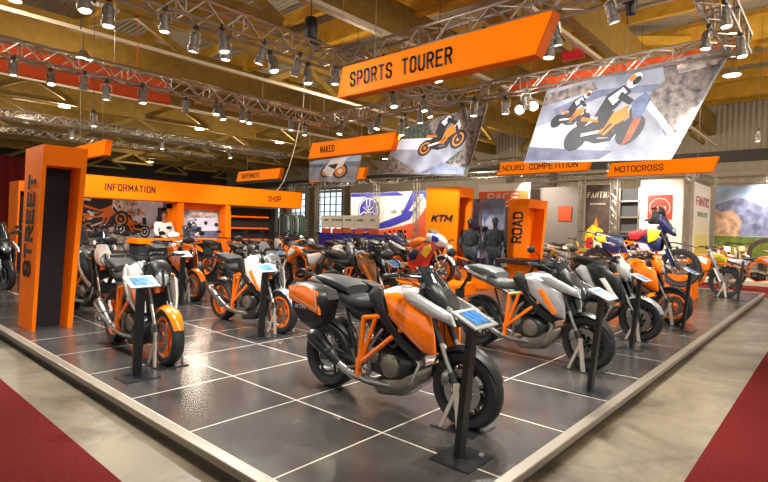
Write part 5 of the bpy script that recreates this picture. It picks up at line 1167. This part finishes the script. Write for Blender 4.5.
L = [('mxy', MXY, 15.8, 6.7, 0, 'yellow enduro bike right of the ROAD tower'), ('mxw', MXW, 16.2, 5.4, 10, 'white enduro bike with cream plates behind the silver touring motorcycle'),
     ('mxy', None, 17.8, 8.2, -20, 'yellow enduro bike in front of the grey pavilion panel'), ('mxw', None, 18.2, 6.8, 20, 'white enduro bike in front of the brown poster'), ('mxr', MXR, 18.2, 4.9, 0, 'red and white off-road bike below the red square sign'),
     ('mxy', None, 19.2, 3.8, 30, 'yellow off-road bike behind the orange motocross bike'), ('mxw', None, 20.9, 9.2, 0, 'white off-road bike standing at the pavilion left end'), ('mxr', None, 22.5, 3.55, -60, 'red and white off-road bike at the foot of the landscape mural'),
     ('mxw', None, 24.0, 3.3, -60, 'white off-road bike under the landscape mural'), ('mxy', None, 22.2, 1.7, -50, 'yellow off-road bike at the far right edge under the mural'), ('mxo', None, 18.9, 2.55, 10, 'orange and white off-road bike just beyond the platform end'),
     ('mxw', None, 20.9, 11.5, 20, 'pale off-road bike behind the ROAD tower'), ('mxr', None, 25.2, 1.6, -70, 'red off-road bike close to the mural grass'), ('mxo', None, 13.9, 5.2, 5, 'orange off-road bike behind the rally motorcycle')]
for k, p, x, y, a, l in L:
    bike('dirt', k, p, x, y, DOWN + R(a), l, .14 if x > 20.4 else (DECK if x < 16.7 else .012), False, 1)

# ------------------------------------------------------------------ people
def figure(name, loc, rz, label, cat, skin, top, bottom, hair, pose, h=1.8, group=None, cap=None, half=False):
    root = empty(name, loc, rz, label, cat, group); k = h / 1.8
    J = {'pel': (0, 0, .95), 'bel': (0, 0, 1.1), 'che': (0, 0, 1.32), 'nek': (0, 0, 1.50), 'nk2': (.0, 0, 1.56), 'hd0': (.02, 0, 1.63), 'hd1': (.02, 0, 1.71), 'hd2': (.01, 0, 1.77)}
    Rr = {'pel': .15, 'bel': .13, 'che': .155, 'nek': .065, 'nk2': .055, 'hd0': .072, 'hd1': .088, 'hd2': .06}
    E = [('pel', 'bel'), ('bel', 'che'), ('che', 'nek'), ('nek', 'nk2'), ('nk2', 'hd0'), ('hd0', 'hd1'), ('hd1', 'hd2')]
    for s, n in ((1, 'l'), (-1, 'r')):
        el, wr = pose[n]; J.update({'sh' + n: (0, s * .19, 1.43), 'el' + n: el, 'wr' + n: wr})
        d = (Vector(wr) - Vector(el)).normalized(); J['pa' + n] = tuple(Vector(wr) + d * .06)
        Rr.update({'sh' + n: .062, 'el' + n: .042, 'wr' + n: .028, 'pa' + n: .032}); E += [('che', 'sh' + n), ('sh' + n, 'el' + n), ('el' + n, 'wr' + n), ('wr' + n, 'pa' + n)]
        J.update({'hi' + n: (0, s * .09, .90), 'kn' + n: (.02, s * .10, .50), 'an' + n: (-.02, s * .11, .09), 'to' + n: (.13, s * .13, .035)}); Rr.update({'hi' + n: .095, 'kn' + n: .06, 'an' + n: .042, 'to' + n: .036})
        E += [('pel', 'hi' + n), ('hi' + n, 'kn' + n), ('kn' + n, 'an' + n), ('an' + n, 'to' + n)]
        for q in range(4):
            side = Vector((0, s, 0)); ff = 'f%d%s' % (q, n); b = Vector(J['pa' + n]) + Vector((.03 - .02 * q, 0, 0)); L_ = (.07, .078, .072, .055)[q]
            J[ff] = tuple(b + d * L_ * .6); J[ff + 'b'] = tuple(b + d * L_ * .95 + Vector((.012, -s * .02, 0))); Rr[ff] = .009; Rr[ff + 'b'] = .008; E += [('pa' + n, ff), (ff, ff + 'b')]
        t = Vector(wr) + d * .03 + Vector((.045, 0, 0)); J['th' + n] = tuple(t); J['th2' + n] = tuple(t + d * .035 + Vector((.01, 0, 0))); Rr['th' + n] = .011; Rr['th2' + n] = .009; E += [('wr' + n, 'th' + n), ('th' + n, 'th2' + n)]
    def skinmesh(nm, keys, grow, mt, cut=None, scale=1):
        ks = [q for q in keys if q in J]; idx = {q: i for i, q in enumerate(ks)}; me = bpy.data.meshes.new(nm)
        pts = dict(J); pts.update(cut or {})
        me.from_pydata([tuple(Vector(pts[q]) * k) for q in ks], [(idx[a], idx[b]) for a, b in E if a in idx and b in idx], []); o = bpy.data.objects.new(nm, me); C.objects.link(o); o.parent = root; me.materials.append(mt)
        md = o.modifiers.new('skin', 'SKIN'); md.use_smooth_shade = True; lay = me.skin_vertices[0] if me.skin_vertices else None
        if lay is None:
            bpy.context.view_layer.objects.active = o; lay = me.skin_vertices[0]
        for q, i in idx.items(): r = (Rr[q] * scale + grow) * k; w = 1.25 if q in ('pel', 'bel', 'che') else 1; lay.data[i].radius = (r * (.82 if w > 1 else 1), r * w); lay.data[i].use_root = (q == ks[0])
        o.modifiers.new('sub', 'SUBSURF').levels = 1; o.modifiers['sub'].render_levels = 1; return o
    skinmesh('body', list(J), 0, skin)
    arms = ['shl', 'ell', 'wrl', 'shr', 'elr', 'wrr']
    cut = {'wr' + n: tuple(Vector(J['el' + n]).lerp(Vector(J['wr' + n]), .85)) for n in 'lr'}
    skinmesh('jacket', ['pel', 'bel', 'che', 'nek'] + arms, .022, top, dict(cut, nek=(0, 0, 1.46)))
    cut = {'an' + n: tuple(Vector(J['kn' + n]).lerp(Vector(J['an' + n]), .9)) for n in 'lr'}
    skinmesh('trousers', ['pel', 'hil', 'knl', 'anl', 'hir', 'knr', 'anr'], .02, bottom, dict(cut, pel=(0, 0, .93)))
    for s in (-1, 1): M().loft([(-.07 * k, .05 * k, .045 * k, .045 * k, 3, 0, s * .115 * k), (.0, .06 * k, .055 * k, .048 * k, 3, 0, s * .12 * k), (.12 * k, .04 * k, .035 * k, .048 * k, 3, 0, s * .13 * k), (.19 * k, .03 * k, .02 * k, .03 * k, 3, 0, s * .135 * k)], 12).build('boot', BLACKP, root)
    m = M(); m.ball((.0, 0, 1.725 * k), .105 * k, 14, (1.0, .88, .95)); 
    m.v = [(x, y, max(z, 1.70 * k + (.0 if x < .03 else .045))) for x, y, z in m.v]
    m.build('cap' if cap else 'hair', cap or hair, root)
    m = M(); m.ball((.108 * k, 0, 1.665 * k), .016 * k, 8, (1.1, .7, 1.3)); m.mat(1)
    for s in (-1, 1): m.ball((.092 * k, s * .032 * k, 1.695 * k), .011 * k, 8, (.6, 1, .6))
    m.ball((.095 * k, 0, 1.625 * k), .02 * k, 8, (.4, 1, .3)); m.mat(0)
    for s in (-1, 1): m.ball((.01 * k, s * .092 * k, 1.675 * k), .022 * k, 8, (.7, .3, 1.2))
    m.build('face', [skin, INK], root)
    return root
DK = mat('mannequin black', '#1a1a1c', .5); CAMO = mat('dark camouflage cloth', '#273034', .85, noise=(14, .5)); CAMO2 = mat('grey camouflage trousers', '#333c42', .85, noise=(14, .5))
figure('mannequin', (12.5, 7.05, DECK), R(-150), 'black mannequin in dark camouflage jacket and trousers, right one of the pair', 'mannequin', DK, CAMO, CAMO2, DK, {'l': ((-.03, .27, 1.17), (.02, .31, .93)), 'r': ((-.03, -.27, 1.17), (.02, -.31, .93))}, 1.84, 'dressed mannequins', cap=DK)
figure('mannequin', (12.35, 7.75, DECK), R(-140), 'black mannequin with peaked cap and orange cloth, left one of the pair', 'mannequin', DK, CAMO, CAMO2, DK, {'l': ((-.03, .27, 1.17), (.10, .30, .97)), 'r': ((-.03, -.27, 1.17), (.12, -.29, 1.0))}, 1.80, 'dressed mannequins', cap=CAMO)
figure('person', (7.1, 15.1, DECK), R(-90), 'person in a white and orange shirt standing behind the information counter', 'person', mat('tanned skin', '#8a5238', .5), mat('white orange shirt', '#e9e0d8', .8), mat('dark trousers', '#22232a', .8), mat('dark hair', '#1c1411', .7), {'l': ((.02, .26, 1.18), (.22, .2, 1.08)), 'r': ((.02, -.26, 1.18), (.22, -.2, 1.08))}, 1.84)
# hoists and loudspeakers under the roof
def hoist(x, y, z, label):
    r = empty('chain_hoist', (x, y, z), 0, label, 'hoist', 'black chain hoists')
    m = M(); m.lathe([(0, .28), (.10, .26), (.13, .2), (.13, -.15), (.08, -.22), (0, -.24)], (0, 0, 0), 'z', 14); m.build('motor', BLACKP, r)
    m = M(); m.tube([(0, 0, .25), (0, 0, ZT - z)], .012, 5); m.tube([(0, 0, -.2), (0, 0, ZT1 + .1 - z)], .01, 5); m.build('chain', DMETAL, r)
    m = M(); m.lathe([(.0, -.12), (.09, -.14), (.07, -.34), (0, -.36)], (.16, 0, 0), 'z', 12); m.build('chain_bag', BLACKP, r)
hoist(6.6, 7.9, 5.45, 'black chain hoist hanging above the left end of the big sign')
hoist(8.2, 2.5, 5.3, 'black chain hoist hanging at the top right above the big poster')
hoist(3.0, 9.4, 5.6, 'black chain hoist near the top left corner of the picture')
